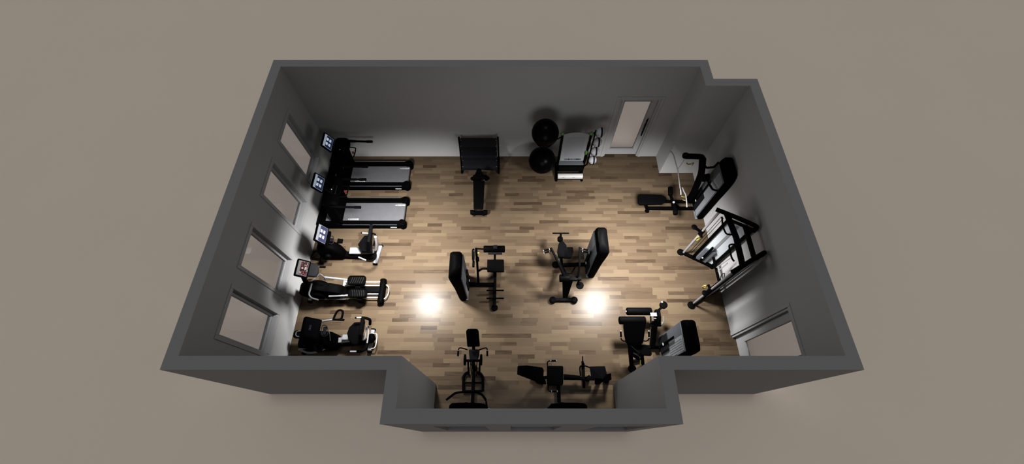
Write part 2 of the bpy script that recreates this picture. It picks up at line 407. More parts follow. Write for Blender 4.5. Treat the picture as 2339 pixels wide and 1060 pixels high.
# ------------------------------------------------------------------ treadmill (built once, copied once)
def make_treadmill():
    yc = 5.36
    t = thing('treadmill', 'black treadmill nearer the camera, beside the recumbent bike with lit screen', 'treadmill', (-3.75, yc, 0), 'treadmills facing the window wall')
    for s in (-1, 1):
        r = MB(); y0, y1 = yc+s*.27, yc+s*.405
        prof = [(-4.62, .03), (-2.80, .03), (-2.80, .21), (-4.2, .215), (-4.36, .27), (-4.62, .27)]
        r.prism([(x, min(y0, y1), z) for x, z in prof], (0, abs(y1-y0), 0), .012)
        rail = r.build('side_rail', 'plastic', t)
        MB().box((-4.3, yc+s*.395, .208), (-2.86, yc+s*.402, .219)).build('rail_trim', 'grey', rail)
        c = MB().loft([rrect(-2.75, yc+s*.335, z, w, .17, .055) for z, w in ((.02, .12), (.05, .17), (.17, .19), (.225, .16), (.24, .10))]).build('rear_cap', 'plastic', t)
        MB().cyl((-3.0, yc+s*.36, 0), (-3.0, yc+s*.36, .035), .03).build('levelling_foot', 'rubber', t)
    d = MB(); d.box((-4.36, yc-.268, .09), (-2.74, yc+.268, .175), .01); d.build('deck', 'dark', t)
    b = MB(); b.prism([(x, yc-.262, z) for x, z in ((-4.36, .178), (-2.76, .178), (-2.735, .172), (-2.722, .15), (-2.722, .10), (-2.735, .10), (-2.735, .15), (-2.75, .165), (-4.36, .165))], (0, .524, 0))
    belt = b.build('running_belt', 'belt', t)
    k = MB(); marks(k, (-2.99, yc+.215, .1785), (1, 0, 0), (0, -1, 0), (0, 0, .001), .042, 6, 3)
    k.build('belt_lettering', 'mark', belt); k = MB()
    marks(k, (-4.13, yc-.195, .1785), (1, 0, 0), (0, -1, 0), (0, 0, .001), .042, 6, 5)
    k.build('belt_lettering', 'mark', belt)
    k = MB(); marks(k, (-3.09, yc-.4055, .085), (1, 0, 0), (0, 0, 1), (0, -.001, 0), .03, 7, 8, False)
    k.build('rail_lettering', 'bright', t)
    h = MB(); prof = [(-4.86, .02), (-4.28, .02), (-4.24, .17), (-4.28, .26), (-4.40, .30), (-4.74, .295), (-4.86, .22)]
    h.prism([(x, yc-.39, z) for x, z in prof], (0, .78, 0), .02)
    hood = h.build('motor_cover', 'plastic', t)
    MB().box((-4.61, yc-.33, .296), (-4.44, yc+.33, .304), .004).build('cover_panel', 'grey', hood)
    for s in (-1, 1):
        u = MB(); u.prism([(x, yc+s*.35-.035, z) for x, z in ((-4.44, .12), (-4.22, .12), (-4.19, .55), (-4.12, 1.08), (-4.32, 1.10), (-4.40, .6))], (0, .07, 0), .015)
        u.build('upright', 'plastic', t)
        a = MB(); a.tube([(-4.20, yc+s*.36, 1.06), (-4.05, yc+s*.385, 1.05), (-3.9, yc+s*.388, 1.04)], .045, r2=.03)
        a.tube([(-3.92, yc+s*.388, 1.04), (-3.62, yc+s*.388, 1.03)], .026); a.tube([(-3.64, yc+s*.388, 1.03), (-3.49, yc+s*.388, 1.03)], .032)
        a.build('handrail', 'rubber', t)
    c = MB(); c.loft([rrect(-4.19+dx, yc, z, w, d_, .09) for z, w, d_, dx in ((.96, .22, .60, 0), (1.02, .32, .74, 0), (1.10, .36, .80, 0), (1.16, .32, .80, -.02), (1.19, .24, .70, -.04))])
    c.tube([(-4.15, yc-.1, 1.16), (-4.3, yc-.05, 1.3), (-4.36, yc-.02, 1.42)], .05)
    cons = c.build('console', 'plastic', t)
    kp = MB()
    R = random.Random(2)
    for i in range(5):
        for j in range(3): kp.box((-4.16+j*.035, yc-.12+i*.05, 1.175-j*.004), (-4.14+j*.035, yc-.09+i*.05, 1.192-j*.004))
    kp.build('keypad', 'dark', cons)
    MB().box((-4.185, yc-.01, 1.19), (-4.172, yc+.012, 1.196)).build('indicator', 'bright', cons)
    console_screen(t, (-4.335, 5.33, 1.50), .40, .30, .5, .0)
    l = MB(); l.tube([(-4.02, yc+.17, 1.08), (-3.90, yc+.16, 1.07), (-3.86, yc+.13, 1.06), (-3.87, yc-.07, 1.05), (-3.92, yc-.11, 1.05), (-4.05, yc-.12, 1.06)], .014)
    bar = l.build('front_grip_bar', 'rubber', t)
    MB().box((-3.93, yc+.0, 1.03), (-3.88, yc+.04, 1.08), .008).build('stop_key', 'red', bar, 'red safety stop key')
    return t
def copy_tree(o, parent=None):
    c = o.copy(); C.objects.link(c); c.parent = parent
    for ch in list(o.children): copy_tree(ch, c)
    return c
tm = make_treadmill()
t2 = copy_tree(tm); t2.location = (-3.77, 5.36+1.155, 0)
t2['label'] = 'black treadmill in the far left corner, closest to the back wall'

# ------------------------------------------------------------------ recumbent bike with a lit screen
b = thing('recumbent_bike', 'black recumbent bike with lit screen and white rear foot, beside the treadmill', 'exercise bike', (-4.0, 4.2, 0))
hs = MB(); hs.loft([rrect(-4.33+dx, 4.19, z, w, d, .08) for z, w, d, dx in ((.03, .50, .18, .03), (.15, .62, .22, .03), (.42, .56, .25, .03), (.60, .42, .24, .02), (.68, .25, .18, 0))])
hs.build('drive_shroud', 'plastic', b)
m_ = MB(); m_.tube([(-4.42, 4.19, .55), (-4.38, 4.19, .85), (-4.26, 4.18, 1.08)], .045); m_.build('console_mast', 'plastic', b)
m_ = MB(); m_.loft([rrect(-4.12, 4.17, z, w, d, .04) for z, w, d in ((.98, .12, .28), (1.04, .17, .34), (1.1, .12, .30))]); m_.build('console', 'plastic', b)
console_screen(b, (-4.13, 4.16, 1.25), .44, .32, .42, 0.)
f = MB(); f.beam((-4.15, 4.19, .13), (-3.295, 4.147, 0.130), .13, .12); f.build('main_beam', 'black', b)
f = MB(); f.beam((-3.78, 4.19, .22), (-3.30, 4.19, .34), .10, .09); f.build('seat_carriage', 'steel', b)
f = MB(); f.box((-3.861, 4.277, 0.300), (-3.581, 4.119, 0.340), .01); f.build('seat_slide_cover', 'silver', b, 'silver slide cover')
ft = MB(); ft.beam((-3.237, 4.460, 0.045), (-3.306, 3.977, 0.045), .085, .07); rf = ft.build('rear_foot', 'silver', b, 'silver rear foot bar')
for a, c in (((-3.236, 4.486, 0.040), (-3.237, 4.450, 0.040)), ((-3.307, 4.002, 0.040), (-3.310, 3.956, 0.040))):
    MB().beam(a, c, .1, .078).build('foot_cap', 'rubber', rf)
f = MB(); f.beam((-3.33, 4.2, .10), (-3.285, 4.194, 0.080), .09, .06); f.build('rear_strut', 'white', b)
ft = MB(); ft.beam((-4.62, 4.42, .05), (-4.62, 3.98, .05), .07, .07); ft.build('front_foot', 'black', b)
s = MB(); s.prism([(-3.601, 4.248, 0.500), (-3.483, 4.480, 0.500), (-3.320, 4.497, 0.500), (-3.233, 4.055, 0.500), (-3.479, 4.067, 0.500)], (0, 0, .07), .02); s.build('seat', 'pad', b)
s = MB(); s.prism([(-3.257, 3.990, 0.520), (-3.088, 3.964, 0.600), (-3.110, 4.544, 0.600), (-3.264, 4.587, 0.520)], (.02, 0, -.05), .012)
s = MB(); s.prism([(-3.30, 4.03, .52), (-3.30, 4.50, .52), (-3.16, 4.55, .98), (-3.16, 4.10, .98)], (-.07, 0, .02), .025); s.build('backrest', 'pad', b)
s = MB(); s.tube([(-3.30, 4.28, .2), (-3.20, 4.28, .45), (-3.11, 4.3, .85)], .03); s.build('backrest_post', 'chrome', b)
for nm, g0, g1, cv in (('seat_handle', (-3.517, 4.500, 0.660), (-3.307, 4.494, 0.640), [(-3.317, 4.494, 0.640), (-3.227, 4.497, 0.600), (-3.227, 4.433, 0.500), (-3.280, 4.276, 0.420)]),
                       ('seat_handle', (-3.521, 3.909, 0.600), (-3.325, 3.830, 0.580), [(-3.335, 3.830, 0.580), (-3.226, 3.846, 0.520), (-3.170, 3.962, 0.460), (-3.206, 4.127, 0.420)])):
    a = MB().tube(cv, .022).build(nm, 'rubber', b)
    gg = MB(); p0, p1 = V(g0), V(g1); gg.tube([p0, p1], .016); gg.build('grip', 'chrome', a, 'silver pulse grip')
    MB().ball(p0, .022, 12).build('grip_end', 'rubber', a)
cr = MB(); cr.cyl((-4.33, 4.08, .36), (-4.33, 4.0, .36), .07); cr.beam((-4.33, 4.02, .36), (-4.561, 4.012, 0.250), .03, .02)
cr.build('crank', 'black', b); cr = MB(); cr.beam((-4.33, 4.34, .36), (-4.049, 4.340, 0.500), .03, .02); cr.cyl((-4.33, 4.28, .36), (-4.33, 4.36, .36), .06)
cr.build('crank', 'black', b)
for pa in ((-4.053, 4.363, 0.500), (-4.477, 4.003, 0.220)):
    p = MB(); p.box((pa[0]-.06, pa[1]-.055, pa[2]-.02), (pa[0]+.06, pa[1]+.055, pa[2]+.02), .008)
    for k in range(4): p.box((pa[0]-.055+k*.032, pa[1]-.05, pa[2]+.015), (pa[0]-.04+k*.032, pa[1]+.05, pa[2]+.032))
    q = p.build('pedal', 'rubber', b)
    MB().tube([(pa[0]-.03, pa[1]-.055, pa[2]), (pa[0]-.02, pa[1]-.03, pa[2]+.07), (pa[0]-.02, pa[1]+.03, pa[2]+.07), (pa[0]-.03, pa[1]+.055, pa[2])], .007).build('pedal_strap', 'rubber', q)
a = MB(); a.tube([(-4.679, 4.259, 0.140), (-4.777, 4.271, 0.140), (-4.843, 4.140, 0.120), (-4.801, 4.103, 0.100), (-4.616, 4.080, 0.100)], .016); a.build('front_handle', 'rubber', b)
a = MB(); a.tube([(-4.191, 4.196, 0.720), (-4.214, 4.366, 0.720), (-4.133, 4.366, 0.720), (-4.103, 4.207, 0.720)], .009, closed=True)
a.box((-4.245, 4.279, 0.600), (-4.181, 4.378, 0.630), .004); a.build('bottle_holder', 'dark', b)
mt = MB(); mt.box((-4.644, 3.886, 0.015), (-4.498, 3.926, 0.030), .004); mt.build('transport_skid', 'rubber', b)

# ------------------------------------------------------------------ elliptical trainer
e = thing('elliptical_trainer', 'elliptical trainer with red picture on its screen and ribbed black pedals', 'elliptical trainer', (-3.8, 3.3, 0))
fw = MB()
for r_ in (1,):
    prof = []
    for i in range(28):
        a = 2*PI*i/28; rx = .42 if math.cos(a) < 0 else .62
        prof.append((-4.42+rx*math.cos(a)*(.82 if math.cos(a) < 0 else 1), 3.07, .37+(.33*math.sin(a) if math.cos(a) < .3 else .27*math.sin(a))))
    fw.prism(prof, (0, .22, 0), .04, True)
fw.build('flywheel_shroud', 'plastic', e)
cv = MB(); cv.cyl((-4.36, 3.00, .40), (-4.36, 3.07, .40), .17, .2); cv.build('crank_cover', 'plastic', e); cv = MB(); cv.cyl((-4.36, 3.29, .40), (-4.36, 3.36, .40), .2, .17); cv.build('crank_cover', 'plastic', e)
ms = MB(); ms.tube([(-4.50, 3.20, .6), (-4.42, 3.22, 1.0), (-4.28, 3.24, 1.42)], .05); ms.build('mast', 'plastic', e)
cn = MB(); cn.prism([(-4.139, 3.389, 1.480), (-4.043, 3.407, 1.360), (-3.992, 3.342, 1.340), (-3.977, 3.225, 1.340), (-3.991, 3.120, 1.360), (-4.109, 3.091, 1.480)], (-.02, 0, -.07), .02); cn.build('console', 'dark', e)
console_screen(e, (-4.19, 3.215, 1.57), .37, .26, .85, 0., 'picture')
for y in (3.13, 3.50):
    pass
hb = MB(); hb.tube([(-4.209, 3.086, 1.050), (-4.237, 2.988, 1.000), (-4.250, 2.879, 0.980), (-4.209, 2.818, 0.960), (-4.132, 2.783, 0.950), (-4.051, 2.767, 0.940)], .018); hb.build('front_handlebar', 'steel', e)
hb = MB(); hb.tube([(-4.310, 3.146, 1.100), (-4.193, 3.185, 1.050), (-4.159, 3.275, 1.000), (-4.104, 3.325, 1.000), (-4.042, 3.285, 0.950), (-4.051, 3.263, 0.800)], .014); hb.build('front_handlebar', 'steel', e)
for p0, p1, z0, z1 in (((-4.251, 3.454, 0.500), (-3.735, 3.440, 0.360), 0, 0), ((-4.091, 3.030, 0.420), (-3.647, 3.085, 0.320), 0, 0)):
    MB().tube([p0, p1], .023).build('pedal_link', 'silver', e)
MB().tube([(-4.360, 2.999, 0.300), (-3.765, 3.012, 0.260)], .012).build('link_rod', 'steel', e)
for y in (3.48, 3.40, 3.185, 3.10):
    MB().beam((-3.90, y, .115), (-3.02, y, .115), .028, .03).build('guide_rail', 'white', e)
MB().beam((-3.98, 3.29, .10), (-3.0, 3.29, .10), .14, .12).build('centre_beam', 'black', e)
rs = MB(); rs.tube([(-3.036, 3.544, 0.080), (-3.024, 3.427, 0.100), (-3.025, 3.072, 0.100), (-3.030, 2.994, 0.080)], .075, seg=14); rs.build('rear_stabilizer', 'plastic', e)
MB().tube([(-2.973, 3.427, 0.100), (-2.894, 3.372, 0.100), (-2.866, 3.242, 0.100), (-2.901, 3.125, 0.100), (-2.955, 3.072, 0.100)], .011).build('lift_handle', 'white', e)
for p0, p1, wd in (((-3.938, 3.556, 0.050), (-3.946, 3.036, 0.050), .075), ((-4.632, 3.501, 0.050), (-4.676, 3.036, 0.050), .07)):
    s_ = MB(); s_.beam(p0, p1, wd, .06); q = s_.build('stabilizer', 'white', e)
    p0, p1 = V(p0), V(p1); d_ = (p1-p0).normalized()
    MB().beam(p1-d_*.01, p1+d_*.04, wd+.014, .07).build('foot_cap', 'rubber', q)
for i, (x0, x1, y0, y1, z) in enumerate(((-3.75, -3.34, 3.31, 3.53, .37), (-3.69, -3.27, 3.02, 3.23, .34))):
    p = MB(); cx, cy = (x0+x1)/2, (y0+y1)/2
    p.loft([rrect(cx, cy, z+dz, (x1-x0)*k, (y1-y0)*k, .06) for dz, k in ((-.05, .85), (-.03, .97), (0, 1), (.025, 1))])
    pp = p.build('pedal', 'rubber', e)
    rim = MB(); rim.tube([v for v in rrect(cx, cy, z+.03, x1-x0-.02, y1-y0-.02, .06)], .012, smooth=False, closed=True, seg=8); rim.build('pedal_rim', 'plastic', pp)
    ri = MB()
    for k in range(6):
        xx = x0+.07+k*.05; sg = 1 if i == 0 else -1
        ri.tube([(xx, cy-sg*.07, z+.03), (xx+.03, cy, z+.033), (xx+.04, cy+sg*.07, z+.03)], .006, seg=6)
    ri.build('pedal_tread', 'print_dim', pp)
    a = MB(); yy = y0-.03 if i == 1 else y0-.03
    a.box((cx-.02, yy-.03, z-.22), (cx+.09, yy+.05, z-.02), .01); a.build('pedal_bracket', 'plastic', e)
a = MB(); a.loft([rrect(-3.79, 3.14, z, w, .13, .04) for z, w in ((.24, .08), (.28, .14), (.34, .14), (.38, .08))]); a.build('joint_cover', 'plastic', e)

# ------------------------------------------------------------------ recumbent stepper with swinging arms
b = thing('recumbent_stepper', 'black recumbent trainer with dark screen and swinging arm loops, in the front left corner', 'exercise machine', (-3.9, 2.1, 0))
hs = MB(); hs.loft([rrect(-4.17+dx, 2.05, z, w, d, .09) for z, w, d, dx in ((.03, .74, .26, 0), (.15, .86, .34, 0), (.42, .74, .36, 0), (.60, .55, .30, 0), (.70, .3, .2, 0))])
sh = hs.build('drive_shroud', 'plastic', b)
MB().tube([(-3.87, 2.20, .55), (-3.82, 2.12, .60), (-3.80, 2.0, .56)], .006).build('painted_shroud_highlight', 'grey', sh)  # grey tube stands in for a highlight on the black shroud
m_ = MB(); m_.tube([(-4.35, 2.1, .6), (-4.22, 2.12, .85), (-4.05, 2.14, 1.05)], .05); m_.build('console_mast', 'plastic', b)
console_screen(b, (-3.96, 2.12, 1.14), .40, .34, .75, 0., 'off', .07)
MB().loft([rrect(-4.02, 2.12, z, w, .36, .05) for z, w in ((.92, .12), (.98, .24), (1.04, .2))]).build('console', 'plastic', b)
a = MB(); a.box((-3.864, 2.055, 0.840), (-3.791, 2.222, 0.860), .004); a.tube([(-3.853, 2.036, 0.880), (-3.883, 2.226, 0.880), (-3.782, 2.216, 0.880), (-3.739, 2.045, 0.880)], .008, closed=True); a.build('tablet_holder', 'dark', b)
fa = MB(); fa.tube([(-3.991, 2.288, 0.950), (-3.853, 2.311, 0.950), (-3.627, 2.343, 0.950)], .02); q = fa.build('swing_arm', 'silver', b)
fa = MB(); fa.tube([(-3.638, 2.352, 0.950), (-3.620, 2.438, 0.970), (-3.580, 2.506, 0.990), (-3.526, 2.526, 1.000), (-3.470, 2.497, 0.990), (-3.473, 2.420, 0.970), (-3.504, 2.352, 0.950)], .022, closed=True); fa.tube([(-3.663, 2.343, 0.950), (-3.429, 2.334, 0.950)], .024)
fa.build('arm_loop', 'rubber', q)
fa = MB(); fa.tube([(-4.288, 2.032, 0.600), (-4.367, 1.920, 0.450), (-4.494, 1.848, 0.400), (-4.373, 1.885, 0.400), (-4.216, 1.926, 0.420), (-4.111, 1.945, 0.500)], .022); fa.tube([(-4.477, 1.852, 0.380), (-4.325, 1.793, 0.400), (-4.203, 1.780, 0.420), (-4.057, 1.801, 0.450)], .022); q = fa.build('swing_arm', 'silver', b)
fa = MB(); fa.tube([(-4.078, 1.900, 0.620), (-4.037, 1.797, 0.600), (-3.969, 1.770, 0.600), (-3.918, 1.833, 0.600), (-3.951, 1.900, 0.620)], .022, closed=True); fa.build('arm_loop', 'rubber', q)
fa = MB(); fa.tube([(-4.025, 1.849, 0.350), (-3.925, 1.905, 0.350)], .014); fa.build('foot_rod', 'silver', b)
fa = MB(); fa.loft([rrect((-4.576, 2.186, 0.350)[0], (-4.576, 2.186, 0.350)[1], .35+dz, .26*k, .17*k, .06) for dz, k in ((-.04, .8), (-.02, 1), (.02, 1), (.04, .8))]); q = fa.build('front_pedal', 'rubber', b)
fa = MB(); fa.tube([(-4.616, 2.136, 0.400), (-4.629, 2.230, 0.400), (-4.499, 2.240, 0.400), (-4.457, 2.136, 0.400)], .012, closed=True); fa.build('pedal_guard', 'grey', q)
f = MB(); f.beam((-3.85, 2.05, .13), (-3.15, 2.08, .13), .12, .12); f.build('main_beam', 'black', b)
f = MB(); f.beam((-3.75, 2.08, .24), (-3.2, 2.12, .34), .11, .08); f.box((-3.652, 2.184, 0.320), (-3.504, 2.070, 0.360), .01); f.build('seat_carriage', 'silver', b, 'silver seat carriage')
s = MB(); s.prism([(-3.461, 2.139, 0.540), (-3.437, 2.270, 0.540), (-3.345, 2.384, 0.540), (-3.234, 2.393, 0.540), (-3.147, 2.317, 0.540), (-3.128, 2.083, 0.540), (-3.208, 1.900, 0.540), (-3.321, 1.918, 0.540), (-3.410, 2.009, 0.540)], (0, 0, .08), .025); s.build('seat', 'pad', b)
s = MB(); s.prism([(-3.12, 1.98, .58), (-3.12, 2.40, .58), (-3.0, 2.38, 1.0), (-3.0, 2.0, 1.0)], (-.07, 0, .02), .025); s.build('backrest', 'pad', b)
s = MB(); s.tube([(-3.061, 2.322, 0.520), (-3.055, 2.144, 0.480), (-3.057, 1.936, 0.460)], .016); s.tube([(-3.107, 2.337, 0.500), (-3.128, 2.051, 0.440)], .012); s.build('backrest_frame', 'chrome', b, 'silver backrest frame')
for g0, g1, cv in (((-3.261, 2.429, 0.780), (-3.141, 2.438, 0.760), [(-3.150, 2.438, 0.760), (-3.055, 2.431, 0.740), (-2.997, 2.411, 0.680), (-3.025, 2.350, 0.560)]),
                   ((-3.308, 1.749, 0.700), (-3.164, 1.753, 0.680), [(-3.173, 1.753, 0.680), (-3.082, 1.771, 0.640), (-3.038, 1.841, 0.560), (-3.053, 1.950, 0.480)])):
    a = MB().tube(cv, .03).build('seat_handle', 'rubber', b)
    MB().tube([g0, g1], .016).build('grip', 'chrome', a, 'silver pulse grip'); MB().ball(g0, .022, 12).build('grip_end', 'rubber', a)
ft = MB(); ft.beam((-3.107, 2.369, 0.050), (-3.121, 1.884, 0.050), .075, .07); rf = ft.build('rear_foot', 'silver', b)
for a, c in (((-3.104, 2.389, 0.050), (-3.106, 2.359, 0.050)), ((-3.121, 1.903, 0.050), (-3.121, 1.855, 0.050))): MB().beam(a, c, .088, .08).build('foot_cap', 'rubber', rf)
MB().tube([(-3.078, 2.253, 0.120), (-3.015, 2.258, 0.140), (-2.976, 2.206, 0.150), (-2.968, 2.024, 0.150), (-2.997, 1.941, 0.140), (-3.069, 1.935, 0.120)], .011).build('lift_handle', 'white', b)
MB().ball((-3.075, 2.136, 0.200), .09, 20, (1, 1.2, .9)).build('rear_wheel_cover', 'plastic', b)
ft = MB(); ft.beam((-4.55, 2.35, .05), (-4.55, 1.82, .05), .08, .07); ft.build('front_foot', 'black', b)

# ------------------------------------------------------------------ shelf rack, bench
r = thing('storage_rack', 'empty black three-tier sloped rack against the back wall behind the bench', 'rack', (-.87, 6.9, 0))
xl, xr = -1.36, -.36
for x in (xl, xr):
    u = MB(); u.beam((x, 7.15, .03), (x, 6.66, .03), .05, .05)
    q = u.build('rack_foot', 'black', r)
    u = MB(); u.beam((x, 6.98, .04), (x, 7.10, .96), .045, .07); u.beam((x, 6.72, .04), (x, 7.02, .7), .035, .045); u.build('upright', 'black', r)
for k, (yb, zb, yf, zf) in enumerate(((7.12, .90, 6.86, .80), (7.02, .60, 6.76, .50), (6.95, .30, 6.66, .20))):
    s = MB(); s.prism([(xl+.03, yb, zb), (xl+.03, yf, zf), (xr-.03, yf, zf), (xr-.03, yb, zb)], (0, 0, .02), .004)
    s.prism([(xl+.03, yf, zf-.02), (xl+.03, yf-.015, zf-.02), (xl+.03, yf-.015, zf+.045), (xl+.03, yf, zf+.045)], (xr-xl-.06, 0, 0))
    q = s.build('shelf', 'dark', r)
    bl = MB()
    for x in (xl+.05, xr-.05):
        for tt in (.25, .8): bl.cyl((x, yb+(yf-yb)*tt, zb+(zf-zb)*tt+.02), (x, yb+(yf-yb)*tt, zb+(zf-zb)*tt+.028), .01, seg=10)
    bl.build('shelf_bolts', 'silver', q)

r = thing('adjustable_bench', 'black adjustable weight bench standing in front of the empty rack', 'bench', (-.86, 5.8, 0))
s = MB(); s.prism([(-0.898, 6.426, 0.500), (-0.808, 6.426, 0.500), (-0.735, 6.261, 0.500), (-0.664, 6.125, 0.500), (-0.999, 6.125, 0.500), (-0.937, 6.275, 0.500)], (0, 0, .06), .02); s.build('seat_pad', 'pad', r)
s = MB(); s.prism([(-0.987, 6.085, 0.480), (-0.697, 6.085, 0.480), (-0.714, 5.301, 0.360), (-0.954, 5.301, 0.360)], (0, 0, .06), .02); s.build('back_pad', 'pad', r)
s = MB(); s.beam((-.86, 6.6, .12), (-.86, 5.5, .10), .07, .09); s.build('spine', 'black', r)
s = MB(); s.beam((-.86, 6.2, .12), (-.86, 6.1, .46), .06, .08); s.beam((-.86, 5.6, .1), (-.86, 5.7, .36), .05, .06); s.build('post', 'black', r)
s = MB(); s.beam((-1.041, 5.409, 0.050), (-0.658, 5.409, 0.050), .10, .09); s.build('rear_foot', 'black', r)
for p in ((-1.018, 5.417, 0.060), (-0.680, 5.417, 0.060)): MB().cyl((p[0]-.05, p[1], p[2]), (p[0]+.05, p[1], p[2]), .06).build('wheel', 'rubber', r)
for x in (1083, 1104): pass
for p in ((-0.973, 5.356, 0.030), (-0.736, 5.356, 0.030)): MB().cyl((p[0]-.015, p[1], p[2]), (p[0]+.015, p[1], p[2]), .03).build('castor', 'rubber', r)
s = MB(); s.beam((-1.037, 6.309, 0.280), (-0.636, 6.309, 0.280), .09, .07); s.build('front_foot', 'black', r)
for p, k in (((-1.037, 6.309, 0.280), -1), ((-0.636, 6.323, 0.280), 1)): MB().ball(p, .05, 16).build('adjustment_knob', 'plastic', r)
s = MB(); s.beam((-.86, 6.55, .03), (-.86, 6.45, .28), .05, .06); s.beam((-1.05, 6.56, .03), (-.67, 6.56, .03), .06, .06); s.build('front_leg', 'black', r)
s = MB(); s.tube([(-0.841, 6.092, 0.500), (-0.697, 6.105, 0.500)], .008); s.build('hinge_bar', 'chrome', r)

# ------------------------------------------------------------------ accessory rack with balls
r = thing('accessory_rack', 'tall black accessory rack with grey board and green caps, left of the back door', 'rack', (1.6, 6.7, 0))
XL, XR, YR = 1.19, 1.87, 6.62
for x in (XL, XR):
    u = MB(); u.beam((x, YR, .05), (x, YR, 1.62), .05, .06); u.build('upright', 'black', r)
    f_ = MB(); f_.beam((x, 6.98, .045), (x, 6.40, .045), .05, .06); f_.build('rack_foot', 'black', r)
    c = MB(); c.ball((x, YR, 1.64), .045, 16, (1.2, 1, .6)); c.build('upright_cap', 'green', r, 'green upright cap')
u = MB(); u.beam((XR+.12, 6.74, .3), (XR+.12, 6.74, 1.62), .03, .04); u.beam((XR, YR, 1.58), (XR+.13, 6.74, 1.58), .03, .03); u.beam((XR, YR, .35), (XR+.13, 6.74, .35), .03, .03)
u.build('ball_post', 'black', r)
for z in (1.53, 1.18, .83, .48):
    a = MB(); a.tube([(XR+.12, 6.74, z-.06), (XR+.22, 6.74, z-.10)], .010)
    a.tube([(XR+.235+.07*math.cos(k*PI/5), 6.74+.07*math.sin(k*PI/5), z-.095) for k in range(10)], .007, closed=True, smooth=False); a.build('ball_cradle', 'black', r)
for z in (1.56, .62):
    a = MB(); a.tube([(XL, YR, z-.02), (XL-.12, YR, z-.12), (XL-.2, YR+.09, z-.29)], .014)
    a.tube([(XL-.40+.2*math.cos(k*PI/8), YR+.09+.2*math.sin(k*PI/8), z-.29) for k in range(16)], .012, closed=True, smooth=False); a.build('ball_ring', 'black', r)
bd = MB(); pts = [(XL+.04, YR, .62), (XR-.04, YR, .62), (XR-.04, YR, 1.60)]
for k in range(7): pts.append((XR-.04-(XR-XL-.08)*(k+1)/8, YR, 1.60+.07*math.sin(PI*(k+1)/8)))
pts.append((XL+.04, YR, 1.60)); bd.prism(pts, (0, .015, 0)); bo = bd.build('poster_board', 'panel', r)
k = MB(); marks(k, (XL+.07, YR-.0015, .66), (1, 0, 0), (0, 0, 1), (0, .001, 0), .055, 9, 12, False); k.build('board_lettering', 'dark', bo)
k = MB(); k.box((XL+.12, YR-.0015, .76), (XR-.12, YR-.0003, 1.52)); k.build('board_picture', M['panel_mid'], bo)
k = MB(); k.box((XL+.02, YR-.06, .52), (XR-.02, YR+.10, .545), .004); k.build('upper_shelf', 'grey', r)
k = MB(); k.prism([(XL+.02, YR+.02, .33), (XR-.02, YR+.02, .33), (XR-.02, YR+.03, .40), (XL+.48, YR+.04, .46), (XL+.2, YR+.04, .46), (XL+.02, YR+.03, .40)], (0, .03, 0), .004)
for x in (XL+.14, XL+.26, XL+.42, XL+.54): k.box((x-.02, YR+.013, .33), (x+.02, YR+.05, .41))
k.build('shelf_bracket', 'black', r)
k = MB(); k.box((XL, 6.42, .06), (XR, 6.60, .09), .004); k.box((XL, YR-.10, .30), (XR, YR+.05, .32), .004); k.build('lower_tray', 'black', r)
k = MB(); k.ball((XR-.02, YR-.03, .98), .06, 14, (.6, .5, 1.3)); k.build('hook_cap', 'green', r, 'green hook cap')

o = MB().ball((XL-.40, YR+.09, 1.57), .325, 40)
for lat in (-.5, -.3, .1, .5): o.tube([(XL-.40+.323*math.cos(a)*math.cos(lat), YR+.09+.323*math.sin(a)*math.cos(lat), 1.57+.323*math.sin(lat)) for a in [k*PI/16 for k in range(32)]], .004, closed=True, smooth=False, seg=6)
st = tag(o.build('stability_ball', 'ball'), 'shiny black stability ball, upper of the two on the accessory rack', 'exercise ball', 'stability balls on the accessory rack')
s2_ = st.copy(); C.objects.link(s2_); s2_.scale = (1.06, 1.06, 1.06); s2_.location = (-.015-(XL-.40)*.06, -.07-(YR+.09)*.06, -.95-1.57*.06); s2_['label'] = 'shiny black stability ball, lower of the two on the accessory rack'
def medball(z, lab):
    o = thing('medicine_ball', lab, 'medicine ball', (XR+.235, 6.74, z), 'medicine balls on the rack post')
    o_ = MB(); o_.ball((XR+.235, 6.74, z), .108, 28); o_.build('ball', 'medball', o)
    s = MB()
    pts = [V((XR+.235+.02, 6.74, z))+V((0, -math.cos(a)*.1085, math.sin(a)*.1085)) for a in [(-60+k*15)*PI/180 for k in range(15)]]
    for p, q in zip(pts, pts[1:]): s.beam(p, q, .04, .006, 0, up=(p-V((XR+.255, 6.74, z))).normalized())
    s.build('dark_band', 'dark', o, 'dark band')
    s = MB(); s.tube([V((XR+.235, 6.74, z))+V((.06*math.cos(a)*.2-.05, -.094, -.02+.03*math.sin(a))) for a in (0, 1.6, 3.1)], .004, smooth=False, seg=6); s.build('print', 'dark', o)
    return o
for z, l in ((1.555, 'grey medicine ball, topmost of the four on the rack post'), (1.205, 'grey medicine ball, second from the top on the rack post'),
             (.855, 'grey medicine ball, third from the top beside the green cap'), (.505, 'grey medicine ball, lowest of the four on the rack post')): medball(z, l)
fr = thing('foam_roller', 'long white foam roller lying across the foot of the accessory rack', 'foam roller', (1.53, 6.47, .09))
k = MB(); k.lathe((1.21, 6.47, .165), (1, 0, 0), [(0, .02), (0.002, .065), (.008, .073), (.66, .073), (.666, .065), (.668, .02)], 28); w = k.build('roll', 'white', fr)
k = MB(); k.box((1.33, 6.40, .195), (1.39, 6.412, .20)); k.box((1.60, 6.40, .195), (1.66, 6.412, .20)); k.build('print', 'dark', w)
mr = MB(); mr.lathe((1.21, 6.55, .40), (1, 0, 0), [(0, .02), (.002, .07), (.008, .08), (.64, .08), (.646, .07), (.648, .02)], 28)
tag(mr.build('rolled_mat', 'rubber'), 'rolled black exercise mat on the rack shelf above the white roller', 'exercise mat')

